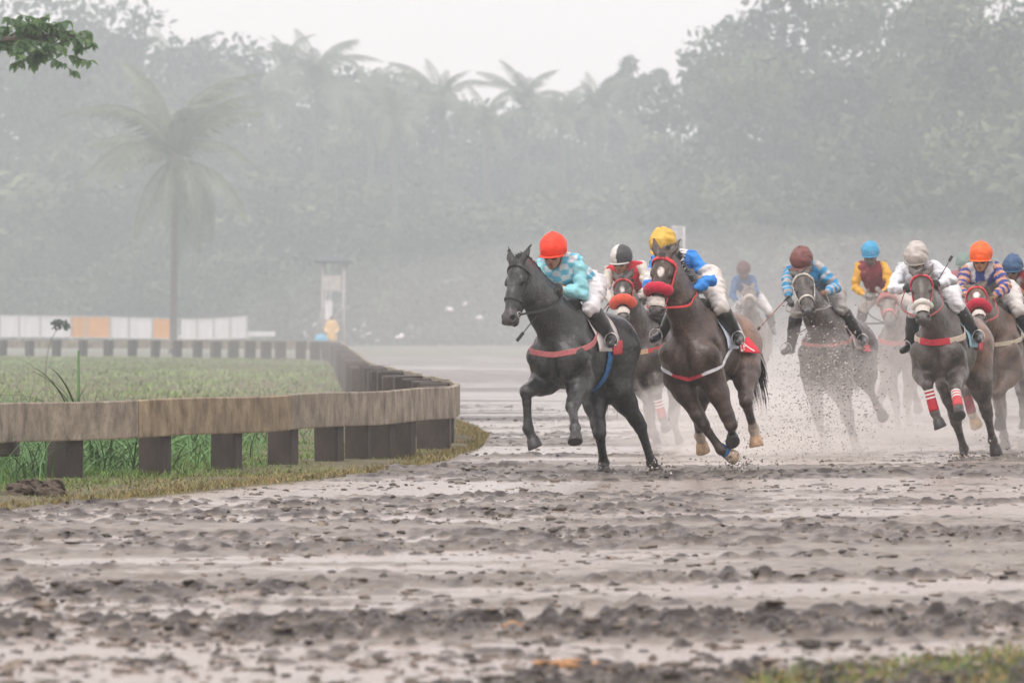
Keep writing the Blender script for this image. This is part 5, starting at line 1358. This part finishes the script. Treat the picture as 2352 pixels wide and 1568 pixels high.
for k, (c, Y, h) in enumerate([(6, 51.5, 1.35), (34, 52.5, 1.15), (-20, 50.6, 1.4)]): reed(c, Y, 20, h, ['dense leafy reed at the left edge above the rail', 'second dense reed from the left edge', 'leafy reed cut by the left edge'][k], 0, 5 + k)
for k, (c, Y) in enumerate([(25, 47.6), (70, 48.2), (110, 48.4), (150, 49.2), (235, 49.4), (265, 49.9), (300, 50.2)]): reed(c, Y, 15, .72, ['arching reed by the broken post under the plank', 'arching reed midway between the broken post and the first full post', 'arching reed left of the first full post', 'arching reed touching the left side of the first full post', 'arching reed just right of the first full post', 'arching reed a little right of the first full post', 'arching reed midway between the first and second full posts'][k], 0, 20 + k)
g_ = ground_pt(1842, 1548); wd = empty('weed_stalk', (g_[0], g_[1], 0)); tag(wd, 'single blurred green weed standing alone in the near mud', 'plant')
for i in range(5):
    o = link('leaf', BL[(3, 0, 0, 2, 1)[i]], wd); o.rotation_euler = (0, 0, i * 1.3); k = (.26, .24, .2, .16, .14)[i]; o.scale = (k * .7, k * 1.4, k)
g_ = ground_pt(2205, 1556); wd = empty('weed_clump', (g_[0], g_[1], 0)); tag(wd, 'taller blurred weed rising from the grass at the lower right', 'plant')
for i in range(12):
    o = link('leaf', BL[i % 4], wd); o.rotation_euler = (0, 0, i * 1.7); k = R.uniform(.14, .27); o.scale = (k, k * 1.6, k)
# sapling before the hoarding
def sapling():
    Y = 120.0; s = FPX / Y; x = (104 - 1176) / s; root = empty('sapling', (x, Y, 0)); tag(root, 'thin dark sapling whose leaves stand before the white hoarding', 'sapling'); rs = np.random.RandomState(2)
    top = EYE - (742 - HOR) / s; mb = MB(); tip = ((140 - 104) / s, 0, EYE + (HOR - 744) / s); mb.tube(curve3([(0, 0, -.05), (.02, 0, .5), (.12, 0, 1.0), tip], 8), [.014 * (1 - .08 * i) for i in range(8)], 5); mb.build('trunk', BARK, root, True)
    bl = [(np.array([(c - 104) / s, rs.uniform(-.1, .1), EYE + (HOR - r) / s]), np.array([.09, .09, .05])) for c, r in ((126, 742), (136, 738), (146, 741), (152, 748), (130, 752), (140, 750), (156, 754))]
    link('crown', leaf_mesh('sapling_leaves', bl, 150, .05, rs, [(.03, .055, .03)], FOL), root)
sapling()
def mound():
    q = Solid(); rs = np.random.RandomState(9)
    for i in range(14): q.ell((rs.uniform(-.28, .26), rs.uniform(-.2, .2), rs.uniform(-.03, .07) ), (rs.uniform(.07, .16), rs.uniform(.07, .16), rs.uniform(.05, .09)), None, .05)
    q.field(.012).roughen(.05, 18, 4).roughen(.03, 40, 6); V, F = q.mesh(); o = link('mud_mound', mesh_np('mud_mound', V, F, mat('mound earth', (.075, .055, .042), rough=.8, var=.5, scale=14, dirt=(.20, .15, .08), dirt_amt=.6, bump=.02, bscale=30)))
    g = ground_pt(52, 1148); o.location = (g[0], g[1], .0); tag(o, 'dark mound of earth and dead grass at the left edge before the rail', 'mound')
mound()
# small white flowers in the verge
fm = MB(); 
for k, (c, r) in enumerate([(277, 1048), (243, 1042), (318, 1078), (455, 1039), (520, 1062), (205, 1040)]):
    Y = 50.0 + .3 * k; p = PX(c, r, Y); root = empty('white_flower', (p[0], Y, .02)); tag(root, ['white flower under the plank near the second full post', 'white flower lowest of those by the first full post', 'white flower closest to the second full post', 'white flower just right of the second full post', 'white flower left of the third full post', 'white flower touching the first full post'][k], 'flower', 'white flowers under the rail'); mb = MB(); h_ = max(.12, p[2]); mb.tube([(0, 0, 0), (.01, 0, h_)], .003, 4); mb.build('stem', mat('reed leaf', (.08, .16, .05)), root)
    mb = MB()
    for i in range(5):
        a = i * 1.257; mb.add([(0.01, 0, h_), (.01 + math.cos(a - .4) * .016, math.sin(a - .4) * .016, h_ + .008), (.01 + math.cos(a) * .027, math.sin(a) * .027, h_ + .006), (.01 + math.cos(a + .4) * .016, math.sin(a + .4) * .016, h_ + .008)], [(0, 1, 2, 3)])
    mb.build('petals', mat('petal', (.72, .70, .62), rough=.6), root)
# ------------------------------------------------------------------ the field of runners
def flat(c): return lambda u: np.tile(np.array(c, float), (len(u), 1))
def checker(c1, c2, s=.068):
    def f(u):
        a = (np.floor(u[:, 0] / s / 1.15 + .5) + np.floor((u[:, 1] * .7 - u[:, 2]) / s / .9 + .3)) % 2
        return np.where(a[:, None] > .5, np.array(c1), np.array(c2)).astype(float)
    return f
def fsleeve(c, band=None, bc=None):
    def f(t, u):
        o = np.tile(np.array(c, float), (len(t), 1))
        if band:
            for a, b in band: o[(t > a) & (t < b)] = bc
        return o
    return f

BLACK = (.016, .016, .017); BAY = (.060, .036, .025); DBAY = (.034, .026, .022); BROWN = (.075, .050, .036)
RED = (.55, .02, .03); WHITE = (.68, .66, .65)

specs = []
# 1: black horse in front, checkered light blue rider
specs.append((dict(Y=50.0, trunk=(1332, 812), head=22, S=1.02, poll=(1197, 612), muzzle=(1166, 742), hyaw=42, coat=BLACK, points=(.02, .02, .021), gloss=.36,
    vox=.0155, earz=.1, label='black galloping horse at the front with a blue girth strap', mside=-1, manelen=.85, mane=170, hair=(.012, .012, .012),
    legs=dict(fr=dict(k=(1209, 899), f=(1213, 984), h=(1233, 1030), s=(-1, 1, 1)), fl=dict(k=(1314, 934), f=(1321, 982), h=(1324, 1016), s=(-1, -1, -1)),
              hr=dict(k=(1377, 994), f=(1387, 1062), h=(1384, 1093), s=(-1, -1, 1, -1), st=(1362, 896)), hl=dict(k=(1471, 980), f=(1497, 1062), h=(1512, 1086), s=(-1, 1, 1, 1), st=(1418, 893))),
    breast=dict(c=(.42, .13, .13), w=.052, z=.05, drop=.06), girth=(.02, .12, .30), bridle=(.025, .025, .025), strapw=.018, cloth=(.60, .57, .55), border=(.50, .06, .07), tail=(-.12, -.05, -.5)),
    dict(helm=(1271, 574), shL=(1326, 600), shR=(1249, 606), elL=(1338, 674), haL=(1286, 664), elR=(1236, 664), haR=(1268, 672), hip=(1346, 654), knL=(1346, 706), anL=(1390, 780), knR=(1292, 694), anR=(1318, 760),
    yaw=3, down=.35, cap=flat((.85, .045, .012)), jersey=checker((.13, .50, .68), (.60, .68, .72)), sleeve=fsleeve((.30, .66, .72)), glove=(.02, .02, .02), watch='L', dirt=.12,
    breeches=(.66, .64, .66), skin=(.36, .21, .15), rein=(.03, .03, .03), label='rider with orange-red cap and light blue checkered jersey on the leading black horse')))
# 2: behind, between the first two, black and white cap
specs.append((dict(Y=61.7, trunk=(1500, 812), head=20, S=.98, poll=(1432, 648), muzzle=(1431, 738), hyaw=12, coat=(.050, .040, .034), points=(.04, .034, .03), vox=.018,
    label='dark horse between the front two with an orange fleece noseband', mane=60, star=dict(y=0), hair=(.03, .026, .024), muddy=.5, earz=-.2,
    legs=dict(fr=dict(k=(1486, 915), f=(1494, 970), h=(1503, 1002), s=(-1, 1, 1)), fl=dict(k=(1508, 908), f=(1523, 962), h=(1533, 986), s=(-1, 1, -1)),
              hr=dict(k=(1493, 960), f=(1508, 1012), h=(1516, 1036)), hl=dict(k=(1546, 965), f=(1560, 1010), h=(1563, 1034))),
    wraps=dict(fl=dict(c=(.42, .04, .05), bands=1)), roll=(.62, .09, .05), rollr=.066, pad=(.40, .08), bridle=(.55, .05, .05), breast=dict(c=(.45, .05, .05), c2=(.5, .36, .24), w=.05, drop=.05), cloth=(.5, .5, .5)),
    dict(helm=(1427, 594), shL=(1474, 612), shR=(1400, 622), elR=(1390, 666), haR=(1404, 694), elL=(1492, 664), haL=(1462, 684), hip=(1500, 656), knL=(1486, 712), anL=(1507, 770),
    yaw=-4, down=.30, cap=lambda u: np.where((u[:, 1] > .0)[:, None], np.array([.05, .052, .055]), np.array([.62, .60, .58])).astype(float), peak=(.5, .5, .48), caprough=.004,
    jersey=flat((.58, .03, .05)), sleeve=fsleeve((.62, .58, .52)), glove=(.5, .48, .45), dirt=.2, skin=(.36, .2, .14), label='rider with black and white quartered cap and red body with cream sleeves')))
# 3: dark bay with the crimson roll, yellow cap
def j3(u):
    o = np.tile(np.array([.03, .20, .62]), (len(u), 1)); a = np.abs(u[:, 1] + .02 + .35 * u[:, 0]); o[(a < .055)] = WHITE; o[(np.abs(u[:, 0] - .12 + .5 * u[:, 1]) < .045)] = WHITE; o[u[:, 1] < -.13] = WHITE
    return o
specs.append((dict(Y=51.5, trunk=(1624, 806), head=19, S=1.03, poll=(1529, 592), muzzle=(1506, 726), hyaw=22, coat=(.055, .033, .024), flank=(.17, .085, .048), points=(.022, .02, .019), gloss=.4,
    vox=.0155, label='dark bay horse with crimson fleece noseband and one blue hoof boot', mane=60, star=dict(y=.012, r=1.15), earz=-.1, hair=(.012, .011, .011),
    legs=dict(fr=dict(k=(1615, 975), f=(1656, 1032), h=(1683, 1047), s=(-1, 1, 1)), fl=dict(k=(1679, 975), f=(1682, 1003), h=(1688, 1018), s=(-1, 1, -1)),
              hr=dict(k=(1600, 950), f=(1607, 1000), h=(1616, 1034), st=(1628, 868)), hl=dict(k=(1713, 922), f=(1731, 984), h=(1739, 1022), s=(-1, -1, 1, 1), st=(1712, 850))),
    socks=('hr', 'hl'), hoofcol=dict(hr=(.40, .28, .17), hl=(.45, .29, .17), fr=(.42, .32, .22)), wraps=dict(fr=dict(c=(.03, .12, .34), at='pastern'), fl=dict(c=(.05, .11, .22), at='pastern')),
    roll=(.48, .012, .045), rollr=.060, rolla=(5, 190), pad=(.395, .085), bridle=(.62, .035, .05), strapw=.03, breast=dict(c=(.62, .62, .66), c2=(.50, .04, .06), w=.032, z=-.10, drop=.16),
    cloth=(.55, .62, .72), border=(.62, .03, .05), letters='LA', tail=(-.12, .20, -.50)),
    dict(helm=(1524, 560), shL=(1590, 590), shR=(1513, 596), elL=(1634, 642), haL=(1592, 668), elR=(1488, 652), haR=(1520, 676), hip=(1612, 640), knL=(1624, 704), anL=(1657, 776), knR=(1560, 700), anR=(1520, 770),
    yaw=-3, down=.55, cap=flat((.66, .42, .07)), button=(.6, .15, .08), caprough=.016, jersey=j3, sleeve=fsleeve((.03, .24, .70), [(.55, .95)], WHITE), glove=(.03, .03, .03), dirt=.16, breeches=(.62, .59, .56), boottop=(.03, .14, .10),
    rein=(.62, .05, .05), mask=(.05, .05, .05), label='rider with yellow cap and blue jersey with white chevrons')))
# 4: horse behind the flying mud, brown cap
def j4(u): 
    o = np.tile(np.array([.03, .27, .55]), (len(u), 1)); o[u[:, 1] < -.10] = (.06, .12, .2); return o
specs.append((dict(Y=60.5, trunk=(1918, 806), head=16, S=1.02, poll=(1843, 640), muzzle=(1858, 722), hyaw=10, coat=(.050, .040, .034), points=(.05, .043, .038), vox=.0175, muddy=.8,
    label='brown horse in a spray of mud with a white rope bridle', mane=30, earz=-.2, hair=(.04, .035, .03), nosecol=(.02, .02, .02),
    legs=dict(fr=dict(k=(1880, 962), f=(1891, 1012), h=(1900, 1050), s=(-1, -1, -1)), fl=dict(k=(1944, 956), f=(1963, 1014), h=(1975, 1046), s=(-1, 1, 1)),
              hr=dict(k=(1950, 950), f=(1962, 1010), h=(1972, 1046)), hl=dict(k=(1996, 890), f=(2016, 934), h=(2028, 954), s=(-1, 1, 1, 1), st=(1986, 860))),
    bridle=(.55, .52, .46), strapw=.028, breast=dict(c=(.35, .14, .12), w=.04), cloth=(.5, .42, .4), border=(.55, .1, .12)),
    dict(helm=(1842, 598), shL=(1880, 614), shR=(1814, 624), elL=(1922, 658), haL=(1896, 672), elR=(1806, 652), haR=(1812, 688), hip=(1898, 662), knL=(1896, 706), anL=(1934, 780), knR=(1830, 716), anR=(1816, 800),
    yaw=-6, down=.6, cap=flat((.17, .062, .055)), button=(.05, .03, .03), caprough=.012, jersey=j4, sleeve=lambda t, u: np.where(((t * 3.2) % 1 < .42)[:, None], np.array([.45, .44, .44]), np.array([.04, .30, .56])).astype(float),
    glove=(.12, .12, .12), bare='L', breeches=(.35, .33, .31), dirt=.5, rein=(.3, .28, .26), mask=(.03, .03, .03), label='rider with brown cap and blue jersey with grey striped sleeves')))
# 5: blue cap, yellow sleeves, deep in the spray
specs.append((dict(Y=74.0, trunk=(2078, 792), head=14, S=1.05, poll=(2036, 682), muzzle=(2046, 746), hyaw=10, coat=(.16, .13, .115), points=(.15, .12, .11), vox=.022, muddy=1.0,
    label='mud-coated horse with a faded red hood behind the spray', mane=20, hair=(.1, .085, .07), bridle=(.5, .16, .15), strapw=.05, roll=(.40, .2, .18), rollx=.12, rollr=.035,
    legs=dict(fr=dict(k=(2058, 930), f=(2064, 985), h=(2067, 1016)), fl=dict(k=(2084, 925), f=(2090, 975), h=(2094, 1005)), hr=dict(k=(2020, 915), f=(2024, 970), h=(2027, 1000)), hl=dict(k=(2096, 884), f=(2106, 920), h=(2109, 938))),
    breast=dict(c=(.5, .12, .12), w=.07, drop=.04), cloth=(.45, .42, .4)),
    dict(helm=(1999, 580), shL=(2030, 612), shR=(1974, 612), elL=(2046, 654), haL=(2024, 676), elR=(1964, 662), haR=(1990, 680), hip=(2020, 672), knR=(1985, 706), anR=(1974, 750), yaw=4, down=.3, cap=flat((.05, .32, .55)), caprough=.01,
    jersey=flat((.24, .03, .045)), sleeve=fsleeve((.70, .38, .04)), glove=(.25, .24, .23), breeches=(.5, .46, .43), dirt=.4, mask=(.14, .11, .10), label='rider with bright blue cap and red body with yellow sleeves')))
# 6: all white rider
specs.append((dict(Y=56.2, trunk=(2180, 802), head=17, S=1.0, poll=(2116, 640), muzzle=(2120, 738), hyaw=8, coat=(.062, .050, .043), flank=(.17, .095, .06), points=(.07, .065, .06), vox=.016, muddy=.35,
    label='dark grey-brown horse with white fleece nose pad and red striped leg wraps', mane=30, hair=(.04, .036, .033), earz=-.3,
    legs=dict(fr=dict(k=(2130, 884), f=(2147, 947), h=(2161, 980), s=(-1, 1, 1)), fl=dict(k=(2194, 892), f=(2202, 938), h=(2206, 958), s=(-1, -1, -1)),
              hr=dict(k=(2196, 968), f=(2214, 1030), h=(2214, 1056), st=(2180, 880)), hl=dict(k=(2268, 952), f=(2280, 1010), h=(2288, 1036), s=(-1, 1, 1, 1), st=(2248, 870))),
    hoofcol=dict(hr=(.5, .34, .22)), wraps=dict(fr=dict(c=(.48, .03, .05), bands=1), fl=dict(c=(.50, .07, .08), bands=1)), roll=(.62, .59, .54), rollx=.37, rollr=.034, pad=(.33, .14), bridle=(.58, .05, .06), strapw=.022,
    breast=dict(c=(.5, .42, .34), c2=(.5, .03, .05), w=.06, z=.10, drop=.03), cloth=(.30, .5, .6), border=(.58, .07, .1)),
    dict(helm=(2105, 590), shL=(2146, 612), shR=(2073, 618), elL=(2186, 642), haL=(2153, 652), elR=(2050, 662), haR=(2080, 662), hip=(2158, 662), knL=(2170, 700), anL=(2212, 772), knR=(2100, 716), anR=(2090, 796),
    yaw=3, down=.45, cap=flat((.48, .44, .41)), peak=(.25, .23, .2), caprough=.02, jersey=flat((.66, .67, .70)), sleeve=fsleeve((.70, .72, .77)), glove=(.03, .03, .03), breeches=(.68, .68, .69), dirt=.12, mask=(.16, .15, .14),
    rein=(.4, .1, .1), label='rider dressed all in white with a mud-spattered white cap')))
# 7: green cap, mostly hidden
specs.append((dict(Y=84.0, trunk=(2240, 784), head=14, S=1.0, poll=(2226, 664), muzzle=(2230, 722), coat=(.07, .06, .05), vox=.028, mane=10, label='horse almost hidden behind the runner with the orange-capped rider',
    legs=dict(fr=dict(k=(2226, 880), f=(2230, 925), h=(2232, 950)), fl=dict(k=(2250, 880), f=(2254, 925), h=(2256, 950)), hr=dict(k=(2230, 890), f=(2234, 940), h=(2236, 965)), hl=dict(k=(2262, 890), f=(2268, 940), h=(2270, 965))), cloth=(.4, .4, .4)),
    dict(helm=(2213, 604), shL=(2238, 630), shR=(2192, 632), cap=flat((.13, .22, .19)), jersey=flat((.35, .06, .08)), sleeve=fsleeve((.35, .06, .08)), glove=(.05, .05, .05), skin=(.15, .1, .08), label='rider with dull green cap half hidden behind the orange-capped rider')))
# 8: orange cap
def j8(u):
    o = np.tile(np.array([.24, .23, .24]), (len(u), 1)); o[(u[:, 1] > -.01)] = (.04, .07, .27); o[(np.abs(u[:, 0]) > .05) & (u[:, 1] > .085)] = (.55, .55, .58); return o
specs.append((dict(Y=59.0, trunk=(2308, 800), head=17, S=1.0, poll=(2242, 672), muzzle=(2250, 744), hyaw=8, coat=(.095, .056, .038), points=(.04, .03, .026), vox=.0175, muddy=.4,
    label='brown horse with dark red fleece noseband behind the white-clad rider', mane=60, star=dict(y=0, r=1.2), hair=(.1, .095, .09), earz=-.2,
    legs=dict(fr=dict(k=(2218, 896), f=(2232, 948), h=(2243, 974), s=(-1, 1, 1)), fl=dict(k=(2290, 905), f=(2296, 950), h=(2298, 975)), hr=dict(k=(2300, 950), f=(2306, 1000), h=(2310, 1030)), hl=dict(k=(2358, 930), f=(2366, 985), h=(2370, 1015))),
    hoofcol=dict(fr=(.46, .31, .16)), socks=('fr',), wraps=dict(fr=dict(c=(.28, .03, .045))), roll=(.42, .015, .04), rollr=.058, pad=(.395, .07), bridle=(.62, .05, .06), strapw=.03,
    breast=dict(c=(.45, .4, .3), w=.045, drop=.02), cloth=(.55, .6, .62), border=(.6, .06, .08)),
    dict(helm=(2253, 588), shL=(2290, 616), shR=(2223, 618), elL=(2310, 662), haL=(2280, 684), elR=(2207, 660), haR=(2222, 682), hip=(2300, 668), knL=(2296, 712), anL=(2332, 776), yaw=3, down=.25, cap=flat((.86, .13, .02)), button=(.85, .2, .1), caprough=.012,
    jersey=j8, sleeve=lambda t, u: np.where(((t * 3.4) % 1 < .5)[:, None], np.array([.55, .30, .20]), np.array([.04, .06, .26])).astype(float), skin=(.42, .23, .14), boottop=(.5, .04, .06), dirt=.35,
    breeches=(.6, .58, .55), rein=(.5, .1, .1), label='rider with vivid orange cap, black goggles and purple-blue banded jersey')))
# 9: cut by the right edge
specs.append((dict(Y=66.0, trunk=(2392, 806), head=20, S=1.0, poll=(2330, 668), muzzle=(2334, 742), coat=(.065, .054, .047), points=(.05, .045, .04), vox=.02, muddy=.7, mane=20,
    label='horse cut by the right edge of the photo with a dull maroon noseband', star=dict(y=0, r=.8), roll=(.24, .05, .06), rollr=.055, pad=(.395, .08), bridle=(.55, .2, .14), hair=(.05, .045, .04),
    legs=dict(fr=dict(k=(2344, 900), f=(2350, 950), h=(2354, 985)), fl=dict(k=(2380, 905), f=(2384, 950), h=(2386, 980)), hr=dict(k=(2390, 940), f=(2396, 985), h=(2400, 1012)), hl=dict(k=(2420, 930), f=(2430, 985), h=(2436, 1010))), cloth=(.5, .5, .5)),
    dict(helm=(2326, 614), shL=(2360, 630), shR=(2304, 636), elR=(2300, 670), haR=(2318, 684), cap=flat((.035, .09, .19)), caprough=.015, jersey=flat((.45, .03, .05)), sleeve=fsleeve((.30, .27, .24)), glove=(.05, .05, .05), skin=(.2, .13, .1), dirt=.4,
    label='rider with dark blue muddy cap at the right edge of the photo')))
# 10: far, alone in the mist
specs.append((dict(Y=96.0, trunk=(1728, 772), head=6, S=1.0, poll=(1720, 668), muzzle=(1722, 706), hyaw=4, coat=(.14, .105, .08), points=(.12, .09, .07), vox=.026, mane=20, hair=(.08, .06, .05), muddy=.6,
    label='farthest horse alone in the mist with a pale fleece noseband', roll=(.6, .55, .5), rollr=.035, bridle=(.4, .35, .3),
    legs=dict(fr=dict(k=(1714, 850), f=(1716, 880), h=(1718, 900)), fl=dict(k=(1738, 855), f=(1742, 890), h=(1744, 912)), hr=dict(k=(1716, 870), f=(1718, 905), h=(1720, 925)), hl=dict(k=(1742, 868), f=(1746, 905), h=(1748, 925))), cloth=(.4, .4, .4)),
    dict(helm=(1708, 620), shL=(1728, 640), shR=(1691, 642), elL=(1736, 670), elR=(1682, 676), haR=(1694, 696), cap=flat((.11, .05, .05)), dirt=.3, jersey=flat((.035, .12, .28)), sleeve=fsleeve((.035, .12, .28)),
    glove=(.4, .38, .36), skin=(.2, .13, .1), label='rider with maroon cap and blue jersey on the farthest horse')))

riders = {}
for i, (hs, rs) in enumerate(specs):
    H = make_horse(hs); riders[i] = (H, make_rider(rs, H))
def wpt(R_, key): return R_.ha[key] + R_.off
if 0 in riders:
    a = wpt(riders[0][1], 'R'); whip(PX(1281, 664, a[1] - .06), PX(1187, 783, a[1] - .42), 'thin dark whip under the chin of the leading black horse', split=.35)
if 3 in riders:
    a = wpt(riders[3][1], 'R'); whip(a + np.array([0, -.05, .04]), PX(1733, 765, a[1] - .2), 'long whip with orange-brown shaft pointing down beside the brown-capped rider', shaft=(.35, .12, .07), split=.15)
if 5 in riders:
    a = wpt(riders[5][1], 'L'); whip(PX(2143, 664, a[1] - .02), PX(2187, 588, a[1] + .10), 'black whip held upright over the shoulder of the white-clad rider', split=.3)
if 1 in riders:
    a = wpt(riders[1][1], 'R'); whip(a + np.array([0, -.05, .02]), PX(1372, 728, a[1] - .1), 'short dark red whip beside the black and white capped rider', shaft=(.25, .04, .04), split=.3)
# ------------------------------------------------------------------ mud and water flung up by the hooves
def spray():
    rs = np.random.RandomState(21)
    def cloud(n, c0, r0, sx, sy, Y0, Y1, dirv, size, elong):
        c = c0 + rs.randn(n) * sx; r = r0 + rs.randn(n) * sy; Y = Y0 + (Y1 - Y0) * rs.rand(n); k = r < 1075 + (rs.rand(n) * 20); c, r, Y = c[k], r[k], Y[k]
        P = np.stack([(c - 1176) * Y / FPX, Y, EYE - (r - HOR) * Y / FPX], 1); P[:, 2] = np.maximum(P[:, 2], .01); return P, size * (.35 + 1.3 * rs.rand(len(P)) ** 2.2), np.tile(nrm(dirv), (len(P), 1)) + .25 * rs.randn(len(P), 3), elong
    jobs = [cloud(4200, 1905, 880, 62, 75, 55, 59, (-1, -.4, -.25), .0085, 2.6), cloud(3600, 1800, 1010, 85, 70, 53, 58, (-1, -.3, .35), .0085, 1.6), cloud(500, 1830, 700, 130, 110, 54, 62, (-1, -.3, .2), .006, 2.0),
            cloud(260, 1950, 560, 170, 90, 55, 66, (-1, 0, .3), .0055, 2.0), cloud(450, 2020, 900, 60, 90, 56, 60, (-1, -.3, -.2), .007, 2.2), cloud(350, 1990, 1050, 120, 18, 55, 60, (-1, 0, .5), .012, 1.3), cloud(360, 2310, 1035, 45, 22, 55, 58, (-.5, 0, .9), .011, 1.3),
            cloud(420, 1690, 1074, 32, 18, 50, 51, (.2, 0, 1), .015, 1.4), cloud(340, 1514, 1084, 24, 13, 49.6, 50.6, (.3, 0, 1), .016, 1.3), cloud(260, 1386, 1090, 20, 10, 49.5, 50.4, (.3, 0, 1), .014, 1.3), cloud(200, 2215, 1056, 20, 10, 55.5, 56.5, (.3, 0, 1), .015, 1.3), cloud(220, 1900, 1056, 24, 10, 58.5, 59.5, (.3, 0, 1), .016, 1.3), cloud(220, 1975, 1052, 24, 10, 58.5, 59.5, (.3, 0, 1), .016, 1.3), cloud(320, 2120, 1020, 100, 45, 56, 60, (-1, 0, .4), .007, 1.6), cloud(260, 1610, 960, 60, 60, 53, 57, (-1, 0, .4), .0055, 1.6),
            cloud(300, 2230, 740, 110, 90, 53, 56, (-1, 0, .3), .0045, 2.0)]
    for name, frac, m, lab in (('mud_spray', .62, mat('flung mud', (.085, .070, .060), rough=.5, var=.4, scale=5), 'dark mud drops flying in front of the rear horses'), ('water_spray', .38, mat('flung water', (.62, .58, .55), rough=.12, var=.15, scale=5, spec=.8), 'pale wet drops glinting in the spray before the rear horses')):
        AV = []; AF = []; nb = 0
        for P, s, D, el in jobs:
            k = rs.rand(len(P)) < frac; P_, s_, D_ = P[k], s[k], D[k]; D_ = D_ / np.linalg.norm(D_, axis=1)[:, None]; n = len(P_)
            T_ = TV[None] * (1 + .4 * (rs.rand(n, len(TV), 1) - .5)); al = (T_ * D_[:, None, :]).sum(-1, keepdims=True); T_ = T_ + D_[:, None, :] * al * (el - 1); V = P_[:, None, :] + T_ * s_[:, None, None] * .45
            AV.append(V.reshape(-1, 3)); AF.append((TF[None] + np.arange(n)[:, None, None] * len(TV)).reshape(-1, 3) + nb); nb += n * len(TV)
        tag(link(name, mesh_np(name, np.concatenate(AV), np.concatenate(AF), m)), lab, 'spray', kind='stuff')
spray()

# ------------------------------------------------------------------ air: one even haze, and the low cloud of spray behind the hooves
def volume(name, dens, col=(.818, .905, .948), aniso=0.0):
    m = bpy.data.materials.new(name); m.use_nodes = True; nt = m.node_tree; nt.nodes.clear(); o = nt.nodes.new('ShaderNodeOutputMaterial'); v = nt.nodes.new('ShaderNodeVolumePrincipled')
    v.inputs['Color'].default_value = (*col, 1); v.inputs['Density'].default_value = dens; v.inputs['Anisotropy'].default_value = aniso; nt.links.new(v.outputs[0], o.inputs['Volume']); return m
HAZE = 0.0008
mb = MB(); mb.box((0, 268, 23.0), (280, 600, 48.2)); hz = mb.build('haze', volume('haze air', HAZE)); tag(hz, 'thin rain haze filling the air over the track', 'haze', kind='stuff')
bank = MB(); bank.box((0, 312, 22.9), (276, 492, 46.5)); o = bank.build('mist_bank', volume('rain mist', .00155)); tag(o, 'pale rain mist hanging over the track behind the runners', 'mist', kind='stuff')
def puff(c, r, Y, rad, dens, seed):
    p = PX(c, r, Y); V, F = sphere((0, 0, 0), rad, 26, 16); V = np.array(V); n = V / (np.linalg.norm(V, axis=1)[:, None] + 1e-9)
    f = 1 + .22 * (fbm(n[:, 0] * 2 + seed, n[:, 2] * 2 + n[:, 1] * 1.3, seed, 3) - .5) * 2; V = V * f[:, None]; V[:, 2] = np.maximum(V[:, 2] + p[2], .03) - p[2]
    o = link('spray_mist', mesh_np('spray_mist', V, F, volume('spray mist %.2f' % dens, dens, (.97, .945, .92)) if ('spray mist %.2f' % dens) not in MATS else MATS['spray mist %.2f' % dens])); MATS['spray mist %.2f' % dens] = o.data.materials[0]; o.location = p
    return o
for k, a in enumerate([(1755, 1000, 57.5, (1.0, 1.6, .60), .20), (1915, 985, 58.3, (.75, .7, .50), .17), (1500, 990, 59.0, (.65, .9, .50), .30), (2075, 880, 67.0, (2.2, 1.7, 1.15), .11), (2060, 1010, 62.0, (1.3, 1.6, .50), .20),
                       (2330, 1000, 58.0, (.8, 1.0, .40), .15), (1780, 830, 88.0, (9, 13.0, 2.2), .009), (2350, 800, 76.0, (5.0, 6.0, 1.8), .012), (1650, 960, 56.5, (.9, 1.4, .5), .14), (1800, 1050, 56.0, (1.3, 1.0, .28), .42), (2160, 1030, 57.5, (1.0, .8, .28), .22), (1850, 915, 57.0, (1.25, .9, .70), .17), (2170, 920, 58.6, (1.5, .9, .75), .15)]):
    o = puff(*a, k); tag(o, ['low spray cloud between the two leading horses and the brown-capped rider', 'low spray cloud at the forelegs of the mud-sprayed horse', 'low spray cloud round the legs of the second-row horse', 'spray cloud before the horse with the faded red hood', 'low spray under the horse with the faded red hood', 'low spray at the right edge of the photo', 'wide thin spray cloud round the farthest horse', 'thin spray cloud behind the orange-capped rider', 'low spray cloud behind the hind legs of the dark bay horse', 'dense low splash along the ground right of the dark bay horse', 'low splash under the hind hooves of the horse with striped leg wraps', 'drifting spray before the legs of the mud-sprayed horse', 'drifting spray behind the horse with striped leg wraps'][k], 'mist', kind='stuff')
